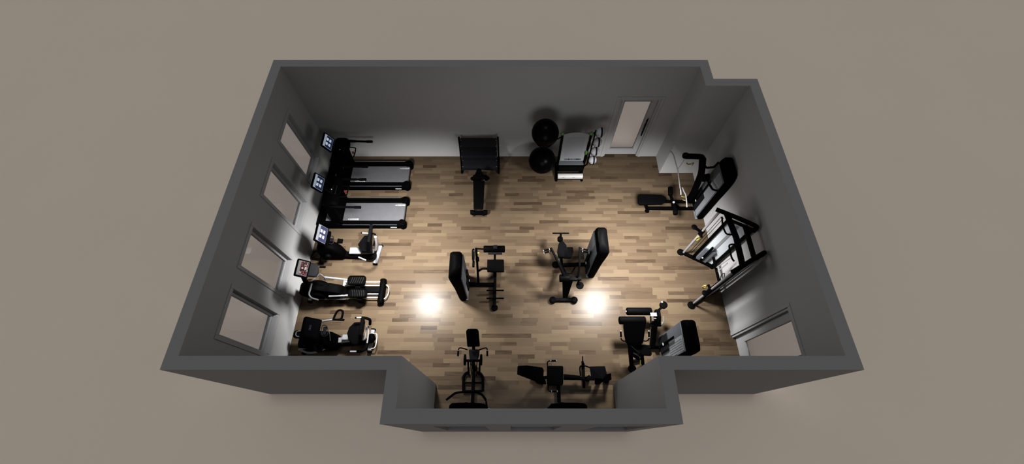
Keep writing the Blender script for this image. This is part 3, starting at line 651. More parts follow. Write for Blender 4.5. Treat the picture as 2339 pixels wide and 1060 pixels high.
# ------------------------------------------------------------------ weight towers
def tower(root, T, w=.64, h=1.52, shift=1.0, text=3):
    """selector weight tower. T(a, b, z): a = across (0..w), b = outwards from the face, z = up"""
    zs = [0, .03, .5*h, .78*h, .88*h, .955*h, h]
    th = [.15, .17, .20, .24, .25, .21, .12]
    wd = [1, 1, 1, 1, .96, .82, .5]
    s = MB(); rings = []
    for z, t_, k in zip(zs, th, wd):
        rg = rrect(w/2, -t_/2, z, w*k, t_, .05)
        rings.append([V(T(p.x, p.y, z)) for p in rg])
    s.loft(rings); sh = s.build('shroud', 'plastic', root)
    top = .84*h
    def q(a0, a1, b0, b1, z0, z1): 
        P = [T(a, b_, z) for a in (a0, a1) for b_ in (b0, b1) for z in (z0, z1)]
        return [min(p[i] for p in P) for i in range(3)], [max(p[i] for p in P) for i in range(3)]
    k = MB(); k.box(*q(.035, w-.035, .002, .02, .05, top), .004); pn = k.build('face_panel', 'grey', root)
    k = MB(); k.box(*q(w*.45, w-.06, .0205, .024, .09, top-.03)); k.build('light_panel', M['panel_mid'], pn)
    k = MB()
    for i in range(5): k.box(*q(w*.55+i*.045, w*.55+i*.045+.004, .0245, .0265, .35*h, top-.06))
    k.build('panel_lines', 'grey', pn)
    k = MB(); k.box(*q(.07, w*.66, .0255, .045, .06, .36*h), .006)
    for i in range(10): k.box(*q(.09, w*.62, .045, .049, .08+i*.045, .115+i*.045))
    k.build('weight_stack', 'dark', root)
    k = MB(); k.box(*q(w*.36, w*.44, .046, .06, .10, .62*h), .004); k.build('selector_rod', 'black', root)
    k = MB(); k.box(*q(w*.36, w*.44, .061, .068, .30, .325)); k.build('selector_pin', 'bright', root)
    k = MB(); k.box(*q(.0, w, -.02, .03, 0.0, .045), .006); k.build('tower_base', 'silver', root)
    k = MB(); R = random.Random(text)
    for i in range(6): k.box(*q(w-.055, w-.04, .0245, .026, top-.12-i*.05, top-.095-i*.05))
    k.build('side_lettering', 'mark', root)
    k = MB(); k.box(*q(.06, w-.06, -.232, -.231+.012, .80*h, .80*h+.006)); k.build('crown_seam', 'dark', sh)
    return sh

def grip(root, pts, r=.016, gl=.1, ends=True):
    """bent handle tube whose last stretch is a rubber grip between silver collars"""
    P = [V(p) for p in pts]; a = MB(); a.tube(P[:-1]+[P[-1]], r); h = a.build('handle', 'black', root)
    d = (P[-1]-P[-2]); L = d.length; d.normalize()
    MB().tube([P[-1]-d*min(gl, L*.9), P[-1]], r+.006).build('grip', 'rubber', h)
    c = MB(); c.cyl(P[-1], P[-1]+d*.012, r+.008, seg=14, bev=.002); k = P[-1]-d*min(gl, L*.9); c.cyl(k-d*.012, k, r+.008, seg=14, bev=.002)
    c.build('collar', 'chrome', h, 'silver grip collar')
    return h

# ---- machine with seat, long pad roller and two foot bars
m = thing('back_extension_machine', 'weight machine with square seat, wide black roller pad and two foot bars, left of centre', 'weight machine', (-.7, 3.4, 0))
tower(m, lambda a, b, z: (-1.05+b, 3.70-a, z))
k = MB(); k.beam((-1.03, 3.44, .06), (-.41, 3.44, .06), .075, .08); k.build('base_beam', 'black', m)
k = MB(); k.beam((-.40, 2.90, .05), (-.40, 3.95, .12), .065, .09); k.build('main_beam', 'black', m)
k = MB(); k.cyl((-.40, 2.885, 0), (-.40, 2.885, .05), .075); k.build('foot', 'rubber', m)
k = MB(); k.beam((-.40, 3.62, .1), (-.39, 3.72, .52), .07, .08); k.beam((-.40, 3.72, .50), (-.39, 4.0, .62), .05, .07); k.build('seat_post', 'black', m)
k = MB(); k.prism([(-0.567, 3.844, 0.550), (-0.186, 3.844, 0.550), (-0.174, 3.553, 0.520), (-0.561, 3.553, 0.520)], (0, 0, .07), .022); k.build('seat', 'pad', m)
for p in ((-0.388, 3.244, 0.200), (-0.387, 3.074, 0.140)):
    k = MB(); k.tube([(p[0]-.20, p[1], p[2]), (p[0]+.20, p[1], p[2])], .02); k.beam((p[0], p[1]-.0, .1), (p[0], p[1], p[2]+.01), .04, .04); k.build('foot_bar', 'rubber', m)
k = MB(); p = (-0.638, 3.989, 0.850); q = (-0.157, 3.989, 0.850); k.cyl(p, q, .078, bev=.02); k.build('roller_pad', 'pad', m)
k = MB(); k.prism([(-0.536, 3.915, 0.800), (-0.221, 3.915, 0.800), (-0.221, 3.881, 0.780), (-0.536, 3.881, 0.780)], (0, 0, .02), .004); k.cyl(((-0.413, 3.984, 0.950)), ((-0.326, 3.984, 0.950)), .05); k.build('roller_bracket', 'dark', m)
k = MB(); k.tube([(-0.791, 4.000, 0.850), (-0.623, 3.989, 0.850)], .018); k.build('lever_axle', 'black', m)
k = MB(); k.beam((-0.789, 3.442, 0.060), (-0.796, 3.789, 0.550), .05, .06); k.beam((-0.796, 3.789, 0.550), (-0.806, 4.011, 0.850), .05, .06); k.build('lever_post', 'black', m)
k = MB(); k.tube([(-0.786, 3.656, 0.350), (-0.681, 3.692, 0.420), (-0.566, 3.667, 0.480)], .026); k.build('seat_brace', 'black', m)
k = MB(); c = V((-0.868, 3.907, 0.700)); k.lathe(c-V((.03, 0, 0)), (1, 0, 0), [(0, .12), (.008, .15), (.04, .15), (.048, .12)], 26); k.box((-0.901, 3.669, 0.550), (-0.851, 3.812, 0.620), .006); k.box((-0.824, 3.797, 0.580), (-0.748, 3.874, 0.700), .01)
cam = k.build('cam', 'black', m)
k = MB(); k.beam((-0.850, 3.757, 0.720), (-0.849, 3.961, 0.840), .006, .02, .002); k.build('cam_cable', 'silver', cam)
k = MB(); k.box((-0.771, 3.893, 0.800), (-0.731, 3.927, 0.820), .003); k.build('pull_pin', 'yellow', m, 'yellow pull pin')
k = MB(); k.box((-0.979, 3.394, 0.100), (-0.849, 3.446, 0.220), .012); k.build('pulley_box', 'black', m)

# ---- press machine right of centre
m = thing('chest_press_machine', 'press machine with two upright arms and a floor cross bar, right of centre', 'weight machine', (1.3, 3.5, 0))
tower(m, lambda a, b, z: (1.80-b, 3.63+a, z), text=4)
k = MB(); k.beam((1.78, 3.96, .06), (1.039, 3.936, 0.060), .075, .08); k.build('base_beam', 'black', m)
k = MB(); k.lathe((1.051, 3.962, 0.000), (0, 0, 1), [(0, .07), (.02, .085), (.05, .085), (.07, .05)], 20); k.build('foot', 'rubber', m)
k = MB(); k.beam((0.939, 3.068, 0.050), (1.446, 3.068, 0.050), .07, .07); k.build('floor_bar', 'black', m)
for p in ((0.943, 3.063, 0.000), (1.442, 3.063, 0.000)): MB().lathe(p, (0, 0, 1), [(0, .065), (.02, .08), (.07, .08), (.1, .05)], 20).build('foot', 'rubber', m)
k = MB(); k.prism([(1.172, 3.085, 0.060), (1.283, 3.085, 0.060), (1.367, 3.333, 0.620), (1.114, 3.333, 0.620)], (0, .05, .06), .015); k.build('column', 'black', m)
k = MB(); k.beam((1.16, 3.95, .06), (1.20, 3.45, .62), .07, .09); k.build('seat_beam', 'black', m)
k = MB(); k.cyl((1.048, 3.348, 0.700), (1.260, 3.348, 0.700), .085); k.beam((1.224, 3.341, 0.680), (1.436, 3.341, 0.680), .09, .09); k.box((1.401, 3.305, 0.640), (1.531, 3.397, 0.720), .015); k.build('pivot_housing', 'black', m)
k = MB(); c = V((1.520, 3.254, 0.500)); k.lathe(c-V((0, 0, .03)), (0, 0, 1), [(0, .07), (.01, .085), (.05, .085), (.06, .06)], 24); k.beam((1.475, 3.310, 0.600), c, .05, .05); k.build('counterweight', 'rubber', m)
k = MB(); k.beam((1.149, 3.381, 0.760), (1.016, 3.613, 0.950), .06, .065); k.beam((1.026, 3.596, 0.940), (0.844, 3.900, 1.100), .045, .05); k.build('press_arm', 'black', m)
k = MB(); k.beam((1.449, 3.369, 0.740), (1.476, 3.574, 0.920), .045, .055); k.beam((1.475, 3.563, 0.920), (1.475, 3.922, 1.100), .04, .045); k.build('press_arm', 'black', m)
for pts in ([(0.844, 3.900, 1.100), (0.826, 3.878, 1.080), (0.691, 3.841, 1.080)], [(0.847, 3.855, 1.040), (0.829, 3.843, 1.020), (0.703, 3.812, 1.020)],
            [(1.473, 3.900, 1.100), (1.523, 3.889, 1.080), (1.663, 3.847, 1.080)], [(1.479, 3.866, 1.040), (1.530, 3.854, 1.020), (1.671, 3.822, 1.020)]): grip(m, pts, .012, .12)
k = MB(); k.prism([(1.057, 4.151, 0.720), (1.098, 4.209, 0.740), (1.178, 4.209, 0.740), (1.236, 4.129, 0.720), (1.266, 4.014, 0.660), (1.207, 3.863, 0.580), (1.058, 3.885, 0.580), (1.025, 3.991, 0.660)], (0, 0, .07), .025); k.build('chest_pad', 'pad', m)
k = MB(); k.prism([(1.231, 4.170, 0.520), (1.415, 4.170, 0.520), (1.418, 4.057, 0.520), (1.356, 3.890, 0.520), (1.195, 3.890, 0.520)], (0, 0, .07), .022); k.build('seat', 'pad', m)
k = MB(); k.beam((0.951, 4.510, 0.620), (1.342, 4.510, 0.620), .03, .03); k.build('foot_rest', 'rubber', m)
k = MB(); k.beam((1.148, 4.497, 0.600), (1.125, 4.220, 0.580), .05, .05); k.cyl((1.127, 4.346, 0.580), (1.119, 4.362, 0.660), .065); k.beam((1.138, 4.306, 0.500), (1.195, 3.987, 0.100), .05, .06); k.build('rest_post', 'black', m)
k = MB(); k.tube([(1.231, 3.530, 0.550), (1.337, 3.540, 0.500), (1.427, 3.700, 0.350), (1.571, 3.978, 0.120)], .014); k.build('adjustment_lever', 'black', m)
k = MB(); k.cyl((1.097, 3.899, 0.300), (1.094, 3.962, 0.360), .03); k.cyl((1.082, 4.206, 0.700), (1.077, 4.151, 0.720), .012); k.build('adjustment_pin', 'chrome', m)

# ---- leg extension machine near the right door
m = thing('leg_extension_machine', 'weight machine with black backrest and two roller pads, nearest the right-hand door', 'weight machine', (2.8, 2.1, 0))
tower(m, lambda a, b, z: (3.30-b, 2.24-a, z), text=6)
k = MB(); k.beam((3.28, 1.98, .06), (2.70, 1.98, .06), .075, .08); k.build('base_beam', 'black', m)
k = MB(); k.beam((3.082, 1.984, 0.070), (3.091, 2.437, 0.450), .10, .11); k.build('lever_column', 'black', m)
k = MB(); k.beam((2.575, 1.537, 0.060), (2.457, 1.970, 0.550), .07, .08); k.build('rear_column', 'black', m)
k = MB(); k.beam((2.821, 1.611, 0.060), (2.728, 1.839, 0.400), .06, .07); k.build('rear_column', 'black', m)
k = MB(); k.lathe((2.589, 1.520, 0.000), (0, 0, 1), [(0, .07), (.02, .085), (.05, .085), (.07, .05)], 20); k.build('foot', 'rubber', m)
k = MB(); k.beam((2.576, 1.668, 0.050), (2.859, 1.724, 0.050), .06, .06); k.build('floor_bar', 'black', m)
k = MB(); k.prism([(2.260, 2.311, 1.000), (2.704, 2.311, 1.000), (2.716, 2.209, 0.940), (2.676, 1.922, 0.720), (2.354, 1.922, 0.720), (2.268, 2.182, 0.940)], (0, -.05, -.05), .025); k.build('backrest', 'pad', m)
k = MB(); k.cyl((2.273, 2.418, 0.620), (2.831, 2.418, 0.620), .085, bev=.02); k.build('roller_pad', 'pad', m)
k = MB(); k.cyl((2.513, 2.676, 0.420), (3.060, 2.676, 0.420), .085, bev=.02); q = k.build('roller_pad', 'pad', m)
k = MB(); k.cyl((2.493, 2.676, 0.420), (2.513, 2.676, 0.420), .02); k.build('roller_cap', 'chrome', q)
k = MB(); k.prism([(2.477, 1.907, 0.550), (2.779, 1.916, 0.550), (2.890, 1.742, 0.520), (2.864, 1.688, 0.520), (2.666, 1.697, 0.520)], (0, 0, .06), .02); k.build('seat', 'pad', m)
k = MB(); k.beam((2.498, 1.914, 0.680), (2.534, 1.914, 0.680), .02, .02, .002); k.beam((2.561, 1.914, 0.680), (2.687, 1.914, 0.680), .012, .012, .002); k.build('backrest_rail', 'chrome', m)
grip(m, [(2.396, 1.986, 0.620), (2.308, 1.977, 0.640), (2.254, 2.022, 0.680), (2.250, 2.153, 0.740)], .013, .12)
grip(m, [(2.714, 1.986, 0.620), (2.789, 1.977, 0.640), (2.833, 2.022, 0.680), (2.830, 2.153, 0.740)], .013, .12)
k = MB(); k.prism([(2.409, 1.882, 0.660), (2.622, 1.713, 0.620), (2.621, 1.594, 0.500), (2.436, 1.711, 0.540)], (0, 0, .015), .003); pl = k.build('instruction_placard', 'black', m)
k = MB(); k.prism([(2.420, 1.892, 0.675), (2.617, 1.741, 0.635), (2.604, 1.697, 0.610), (2.428, 1.859, 0.645)], (0, 0, .004)); k.build('placard_stripe', 'dark', pl)
p0, p1 = V((2.449, 1.744, 0.595)), V((2.607, 1.667, 0.585)); u = (p1-p0).normalized(); vv = V((0, 0, 1)).cross(u)
k = MB(); marks(k, p0+V((0, 0, .012)), u, vv, (0, 0, .002), .028, 6, 21, False); k.build('placard_lettering', 'print_dim', pl)
k = MB(); k.beam((2.723, 1.553, 0.180), (2.730, 1.661, 0.240), .02, .02, .003); k.build('pull_pin', 'yellow', m, 'yellow pull pin')
k = MB(); c = V((3.154, 2.520, 0.500)); k.lathe(c-V((.05, 0, 0)), (1, 0, 0), [(0, .13), (.01, .17), (.06, .17), (.07, .14)], 28)
k.box((3.084, 2.534, 0.550), (3.187, 2.669, 0.620), .015); k.beam((2.978, 2.378, 0.420), (3.224, 2.378, 0.420), .07, .06); k.beam((3.015, 2.564, 0.450), (3.016, 2.403, 0.400), .03, .03); k.build('cam', 'black', m)
k = MB(); k.tube([(3.187, 2.351, 0.520), (3.230, 2.407, 0.560), (3.226, 2.504, 0.620)], .012); k.build('cam_guard', 'silver', m)
k = MB(); k.box((2.941, 2.492, 0.660), (3.077, 2.573, 0.680), .01); k.cyl((3.021, 2.449, 0.680), (3.018, 2.430, 0.680), .03); k.build('range_plate', 'silver', m)
k = MB(); k.beam((3.109, 2.616, 0.600), (3.215, 2.695, 0.660), .05, .05); c = V((3.256, 2.744, 0.660)); k.lathe(c-V((0, 0, .04)), (0, 0, 1), [(0, .06), (.01, .08), (.07, .08), (.08, .06)], 24); q = k.build('counterweight', 'rubber', m)
k = MB(); k.cyl((3.216, 2.780, 0.700), (3.221, 2.814, 0.700), .02); k.build('counterweight_pin', 'chrome', q)
k = MB(); k.box((3.108, 1.959, 0.100), (3.203, 2.018, 0.220), .012); k.build('pulley_box', 'black', m)

# ---- two machines standing in the bay, stacks against the front wall
m = thing('seated_crunch_machine', 'weight machine in the bay on the left with tall narrow pad and looped frame', 'weight machine', (-.82, 1.4, 0))
tower(m, lambda a, b, z: (-1.13+a, .70+b, z), w=.67, text=9)
k = MB(); k.beam((-.82, .72, .06), (-.82, 1.62, .06), .065, .08); k.build('main_beam', 'black', m)
k = MB(); k.tube([(-1.021, 1.056, 0.050), (-1.032, 1.268, 0.050), (-1.032, 1.358, 0.050), (-0.989, 1.421, 0.050), (-0.930, 1.434, 0.080)], .028); k.tube([(-0.612, 1.056, 0.050), (-0.618, 1.268, 0.050), (-0.631, 1.358, 0.050), (-0.679, 1.421, 0.050), (-0.743, 1.434, 0.080)], .028)
k.beam((-1.030, 1.232, 0.050), (-0.617, 1.232, 0.050), .035, .04); k.beam((-1.022, 1.065, 0.050), (-0.612, 1.065, 0.050), .035, .04); k.build('floor_frame', 'black', m)
k = MB(); k.tube([(-1.244, 0.801, 0.900), (-1.173, 0.855, 0.900), (-1.078, 0.922, 0.900), (-0.946, 0.942, 0.900), (-0.762, 0.942, 0.900), (-0.645, 0.934, 0.900), (-0.561, 0.887, 0.900), (-0.492, 0.801, 0.900)], .022); k.build('tower_hoop', 'black', m)
k = MB(); k.prism([(-0.515, 0.842, 0.800), (-0.481, 0.795, 0.800), (-0.458, 0.670, 0.700), (-0.508, 0.670, 0.700)], (0, 0, -.03), .004); k.build('side_placard', 'dark', m)
k = MB(); k.beam((-.80, 1.5, .08), (-0.795, 1.546, 0.620), .07, .09); k.beam((-0.902, 1.363, 0.250), (-0.905, 1.568, 0.500), .035, .05); k.beam((-0.682, 1.363, 0.250), (-0.662, 1.568, 0.500), .035, .05); k.build('seat_column', 'black', m)
k = MB(); k.prism([(-0.887, 1.801, 0.620), (-0.662, 1.801, 0.620), (-0.667, 1.677, 0.620), (-0.700, 1.585, 0.600), (-0.861, 1.585, 0.600)], (0, 0, .06), .02); k.build('seat', 'dark', m)
k = MB(); k.prism([(-0.901, 2.030, 1.220), (-0.867, 2.068, 1.240), (-0.687, 2.068, 1.240), (-0.653, 2.030, 1.220), (-0.648, 1.820, 0.820), (-0.904, 1.812, 0.820)], (0, .03, -.06), .022); k.build('back_pad', 'pad', m)
k = MB(); k.beam((-0.789, 1.797, 0.600), (-0.775, 1.940, 0.950), .06, .05); k.build('pad_post', 'black', m)
grip(m, [(-0.879, 1.732, 0.950), (-0.963, 1.751, 0.980), (-1.030, 1.755, 1.000), (-1.053, 1.713, 1.000), (-1.058, 1.598, 0.980)], .012, .12)
grip(m, [(-0.645, 1.732, 0.950), (-0.566, 1.751, 0.980), (-0.504, 1.755, 1.000), (-0.486, 1.713, 1.000), (-0.484, 1.598, 0.980)], .012, .12)
for cx in (1062, 1099):
    k = MB(); c = V((-0.971, 1.621, 0.500)) if cx == 1062 else V((-0.637, 1.621, 0.500))
    k.lathe(c-V((.02, 0, 0)), (1, 0, 0), [(0, .085), (.008, .105), (.035, .105), (.043, .085)], 24)
    for j in range(12): a = j*PI/6; k.box(c+V((-.02, math.cos(a)*.1-.012, math.sin(a)*.1-.012)), c+V((.02, math.cos(a)*.1+.012, math.sin(a)*.1+.012)))
    k.build('cam', 'black', m)
k = MB(); k.beam((-0.988, 1.603, 0.500), (-0.618, 1.603, 0.500), .05, .05); k.build('cam_axle', 'black', m)
k = MB()
for x in (0, 1, 2):
    p, q = V((-0.861, 1.586, 0.500)), V((-0.841, 1.353, 0.200)); k.tube([p+V((x*.07, 0, 0)), q+V((x*.045, 0, 0))], .009)
k.build('drive_cable', 'dark', m)

m = thing('leg_press_machine', 'weight machine in the bay on the right with reclined back pad and black foot plate', 'weight machine', (1.1, 1.3, 0))
tower(m, lambda a, b, z: (.68+a, .70+b, z), w=.67, text=10)
k = MB(); k.beam((.98, .72, .06), (.98, 1.3, .10), .065, .08); k.build('base_beam', 'black', m)
k = MB(); k.beam((0.849, 1.309, 0.200), (1.728, 1.291, 0.200), .07, .09); k.build('main_beam', 'black', m)
k = MB(); k.beam((1.066, 1.335, 0.320), (1.418, 1.309, 0.260), .06, .05); k.build('sliding_rail', 'black', m)
k = MB(); k.beam((1.544, 1.631, 0.050), (1.519, 1.126, 0.050), .05, .06); k.build('floor_bar', 'black', m)
k = MB(); k.beam((1.472, 1.488, 0.350), (1.448, 1.673, 0.600), .02, .03); k.beam((1.479, 1.479, 0.300), (1.456, 1.586, 0.500), .045, .045); k.build('plate_lever', 'black', m)
k = MB(); k.prism([(0.713, 1.489, 0.500), (1.027, 1.489, 0.500), (1.044, 1.463, 0.500), (1.026, 1.138, 0.500), (0.998, 1.108, 0.500), (0.717, 1.108, 0.500), (0.696, 1.146, 0.500)], (0, 0, .08), .022); k.build('seat', 'pad', m)
k = MB(); k.beam((1.047, 1.459, 0.470), (1.030, 1.150, 0.470), .012, .05, .003); k.build('seat_trim', 'silver', m)
k = MB(); k.prism([(0.132, 1.428, 0.950), (0.304, 1.441, 0.900), (0.625, 1.455, 0.600), (0.651, 1.398, 0.580), (0.625, 1.161, 0.580), (0.241, 1.236, 0.920), (0.122, 1.264, 0.950)], (-.03, 0, -.07), .022); k.build('back_pad', 'pad', m)
k = MB(); k.prism([(0.261, 1.229, 0.800), (0.681, 1.246, 0.450), (0.698, 1.148, 0.420), (0.607, 1.153, 0.450)], (0, 0, -.05), .01); k.beam((.62, 1.32, .15), (0.484, 1.283, 0.660), .06, .07); k.beam((.75, 1.32, .18), (.45, 1.32, .05), .06, .07); k.build('back_support', 'black', m)
grip(m, [(0.735, 1.489, 0.450), (0.725, 1.550, 0.500), (0.742, 1.582, 0.520), (0.788, 1.595, 0.520), (0.905, 1.595, 0.520)], .012, .10)
grip(m, [(0.730, 1.127, 0.450), (0.723, 1.054, 0.500), (0.738, 1.010, 0.520), (0.781, 0.998, 0.520), (0.894, 0.998, 0.520)], .012, .10)
k = MB(); k.prism([(1.562, 1.468, 0.620), (1.872, 1.477, 0.620), (1.903, 1.346, 0.580), (1.846, 1.239, 0.500), (1.601, 1.265, 0.500)], (.02, 0, -.04), .008); k.build('foot_plate', 'dark', m)
k = MB(); k.prism([(1.703, 1.313, 0.350), (2.033, 1.365, 0.350), (2.040, 1.242, 0.300), (1.856, 1.207, 0.300), (1.807, 1.164, 0.300), (1.699, 1.164, 0.300)], (0, 0, .10), .012); k.build('carriage_housing', 'black', m)
k = MB(); k.tube([(1.407, 1.323, 0.400), (1.387, 1.472, 0.550), (1.481, 1.484, 0.580), (1.579, 1.453, 0.560)], .014); k.beam((1.858, 1.297, 0.100), (1.780, 1.320, 0.420), .07, .08); k.build('plate_frame', 'black', m)
k = MB(); k.lathe((2.007, 1.293, 0.000), (0, 0, 1), [(0, .06), (.02, .07), (.04, .07), (.3, .03)], 16); k.lathe((1.616, 1.311, 0.000), (0, 0, 1), [(0, .04), (.02, .05), (.2, .05), (.22, .03)], 16); k.build('foot', 'rubber', m)
k = MB(); k.cyl((1.559, 1.338, 0.300), (1.560, 1.351, 0.300), .02); k.build('pull_pin', 'yellow', m)

# ------------------------------------------------------------------ lat pulldown in the right rear corner
m = thing('lat_pulldown_machine', 'tall pulldown machine with curved column and long bench, in the right rear corner', 'weight machine', (4.1, 5.5, 0))
tower(m, lambda a, b, z: (4.72-b, 5.86-a, z), w=.62, h=1.88, text=14)
k = MB(); k.beam((4.70, 5.53, .06), (3.486, 5.535, 0.060), .075, .08); k.build('main_beam', 'black', m)
k = MB(); k.beam((3.471, 5.510, 0.100), (3.368, 5.517, 0.300), .07, .07); k.lathe((3.490, 5.479, 0.000), (0, 0, 1), [(0, .05), (.02, .06), (.05, .05)], 16); k.build('bench_leg', 'black', m)
k = MB(); k.prism([(3.134, 5.623, 0.480), (3.171, 5.656, 0.480), (3.726, 5.630, 0.480), (3.822, 5.546, 0.480), (3.807, 5.456, 0.480), (3.707, 5.373, 0.480), (3.141, 5.354, 0.480), (3.106, 5.418, 0.480)], (0, 0, .08), .025); k.build('bench_pad', 'pad', m)
k = MB(); k.beam((3.815, 5.520, 0.420), (4.414, 5.519, 0.400), .06, .07); k.beam((3.997, 5.494, 0.420), (4.313, 5.522, 0.080), .05, .06); k.build('bench_rail', 'black', m)
k = MB(); k.beam((3.908, 5.571, 0.620), (3.945, 5.169, 0.620), .06, .06); k.beam((4.148, 5.589, 0.100), (3.929, 5.381, 0.620), .06, .07); k.build('knee_bar', 'black', m)
for p, q in (((3.928, 5.790, 0.640), (3.894, 5.558, 0.640)), ((3.941, 5.157, 0.640), (3.921, 5.010, 0.640))):
    MB().cyl(p, q, .058, bev=.018).build('knee_roller', 'pad', m)
MB().ball((3.930, 5.343, 0.660), .03, 14).build('adjustment_knob', 'chrome', m)
k = MB(); k.tube([(4.426, 5.560, 0.417), (4.419, 5.560, 0.714), (4.388, 5.570, 0.981), (4.349, 5.580, 1.235), (4.291, 5.580, 1.524), (4.184, 5.580, 1.829), (4.117, 5.580, 2.013)], .075, seg=14)
k.beam((4.392, 5.580, 1.305), (4.554, 5.580, 1.373), .09, .20, .02); k.build('column', 'black', m)
k = MB(); k.tube([(4.139, 5.580, 1.983), (4.058, 5.580, 2.087), (3.917, 5.580, 2.109), (3.718, 5.580, 2.117)], .062, seg=14); k.cyl((3.772, 5.665, 1.980), (3.792, 5.748, 1.980), .065, bev=.012); k.build('boom', 'black', m)
k = MB(); k.tube([(4.217, 5.552, 1.850), (4.262, 5.497, 1.830), (4.358, 5.525, 1.800), (4.479, 5.580, 1.750), (4.603, 5.701, 1.750)], .024); k.build('upper_brace', 'black', m)
k = MB(); k.tube([(4.487, 5.548, 1.350), (4.484, 5.405, 1.380), (4.488, 5.271, 1.420), (4.504, 5.180, 1.450), (4.604, 5.145, 1.450)], .024); k.build('lower_brace', 'black', m)
k = MB(); k.box((4.533, 5.696, 0.120), (4.689, 5.845, 0.200), .03); k.tube([(4.505, 5.693, 0.250), (4.536, 5.620, 0.220), (4.651, 5.664, 0.150)], .03); k.build('pulley_housing', 'black', m)
k = MB(); k.tube([(3.944, 5.535, 1.950), (3.973, 5.578, 1.800)], .006); q = k.build('strap_cord', 'black', m)
c = V((3.878, 5.561, 1.900)); MB().tube([c+V((-.07, 0, .01)), c+V((-.04, 0, -.025)), c+V((0, 0, -.035)), c+V((.04, 0, -.02)), c+V((.07, 0, .02))], .014).build('strap_handle', 'yellow', q, 'yellow hook handle')
k = MB(); k.tube([(3.768, 5.645, 1.930), (3.750, 5.626, 1.800), (3.725, 5.606, 1.620)], .006); k.build('pull_cable', 'silver', m)
lb = MB(); lb.tube([(3.675, 6.174, 1.560), (3.692, 6.091, 1.600), (3.703, 5.987, 1.620), (3.713, 5.764, 1.620), (3.726, 5.589, 1.610), (3.709, 5.379, 1.620), (3.691, 5.146, 1.620), (3.699, 5.044, 1.600), (3.710, 4.975, 1.550)], .013)
tag(lb.build('pulldown_bar', 'chrome'), 'long silver pulldown bar hanging from the boom of the corner machine', 'bar')
rb = MB(); rb.tube([(4.220, 5.763, 0.660), (4.223, 5.646, 0.680), (4.242, 5.538, 0.690), (4.233, 5.374, 0.690), (4.223, 5.206, 0.660)], .014)
rw = tag(rb.build('row_bar', 'white'), 'short white bar hooked low between the long bench and the weight tower', 'bar')
for p in ((4.194, 5.506, 0.660), (4.217, 5.418, 0.640)):
    c = V(p); MB().tube([c+V((-.05, .01, 0)), c+V((0, -.02, .01)), c+V((.05, -.01, 0))], .008).build('clip', 'yellow', rw, 'yellow clip')

# ------------------------------------------------------------------ cable crossover against the right wall
m = thing('cable_crossover_machine', 'wide dual-stack cable machine with pull-up grips, against the right wall', 'weight machine', (4.6, 3.63, 0))
CY0 = 3.625
def wing(s):
    """one angled wing: s = +1 far, -1 near"""
    A = V((4.14, CY0+s*.675, 0)); B = V((4.85, CY0+s*.27, 0)); d = (B-A).normalized(); L = (B-A).length; n = V((-d.y, d.x, 0))*(-s)
    def P(t, z, o=0): return A+d*t+n*o+V((0, 0, z))
    k = MB(); k.beam(P(.0, .045), P(L, .045), .07, .07); k.build('wing_base', 'black', m)
    k = MB(); k.lathe(A, (0, 0, 1), [(0, .07), (.02, .085), (.04, .085), (.06, .05)], 20); k.lathe(P(L-.04, 0), (0, 0, 1), [(0, .05), (.02, .06), (.05, .05)], 20); k.build('foot', 'rubber', m)
    k = MB(); k.tube([P(.06, .06, 0), P(.06, 2.02, 0)], .027, smooth=False); k.build('guide_pole', 'silver', m, 'silver guide pole')
    k = MB(); k.beam(P(.30, .06), P(.30, 2.0), .06, .045); k.build('front_upright', 'black', m)
    k = MB(); k.beam(P(L-.03, .06), P(L-.03, 1.95), .07, .05); k.build('rear_upright', 'black', m)
    k = MB(); k.tube([P(-.02, 2.03), P(.3, 2.05), P(L-.08, 2.05), P(L-.01, 2.0), P(L, 1.88)], .045, seg=12); k.build('top_tube', 'black', m)
    k = MB(); k.beam(P(.33, 1.9), P(L-.05, 1.9), .05, .05); k.build('inner_tube', 'black', m)
    k = MB(); k.prism([P(.33, .10, -.03), P(L-.07, .10, -.03), P(L-.07, 1.86, -.03), P(.33, 1.86, -.03)], n*.012); pn = k.build('stack_shroud', 'shroud', m, 'pale stack shroud panel')
    k = MB(); k.prism([P(.50, .16, -.016), P(.56, .16, -.016), P(.56, 1.8, -.016), P(.50, 1.8, -.016)], n*.006); k.build('shroud_rib', 'panel', pn)
    k = MB(); k.prism([P(.36, .12, 0), P(.60, .12, 0), P(.60, .66, 0), P(.36, .66, 0)], n*.04, .004); k.build('weight_stack', 'grey', m)
    k = MB(); k.beam(P(.46, .16, .06), P(.46, .86, .06), .035, .05); k.build('selector_rod', 'black', m)
    k = MB(); k.box(P(.45, .34, .085)-V((.012, .012, .012)), P(.45, .34, .085)+V((.012, .012, .012))); k.build('selector_pin', 'bright', m)
    zc = 1.12 if s > 0 else .95
    k = MB(); k.cyl(P(.06, zc-.08, 0), P(.06, zc+.08, 0), .05, seg=18); k.beam(P(.06, zc), P(-.10, zc+.06), .05, .05); k.lathe(P(-.13, zc+.07)-V((0, 0, .015)), (0, 0, 1), [(0, .05), (.01, .065), (.02, .065), (.03, .05)], 18)
    k.beam(P(.06, zc, 0), P(.1, zc, .12), .04, .05)
    cg = k.build('cable_carriage', 'black', m)
    c = P(.05, zc-.06, .13)
    MB().tube([c+V((0, 0, .05)), c+V((.04, 0, -.02)), c+V((.0, -.02, -.08)), c+V((-.04, 0, -.02))], .010, closed=True).build('handle_strap', 'yellow', cg, 'yellow handle strap')
    k = MB(); k.tube([P(.15, .2, .02), P(.15, 1.9, .02)], .006, smooth=False, seg=6); k.tube([P(.20, .2, .02), P(.20, 1.9, .02)], .006, smooth=False, seg=6); k.build('cable', 'black', m)
wing(1); wing(-1)
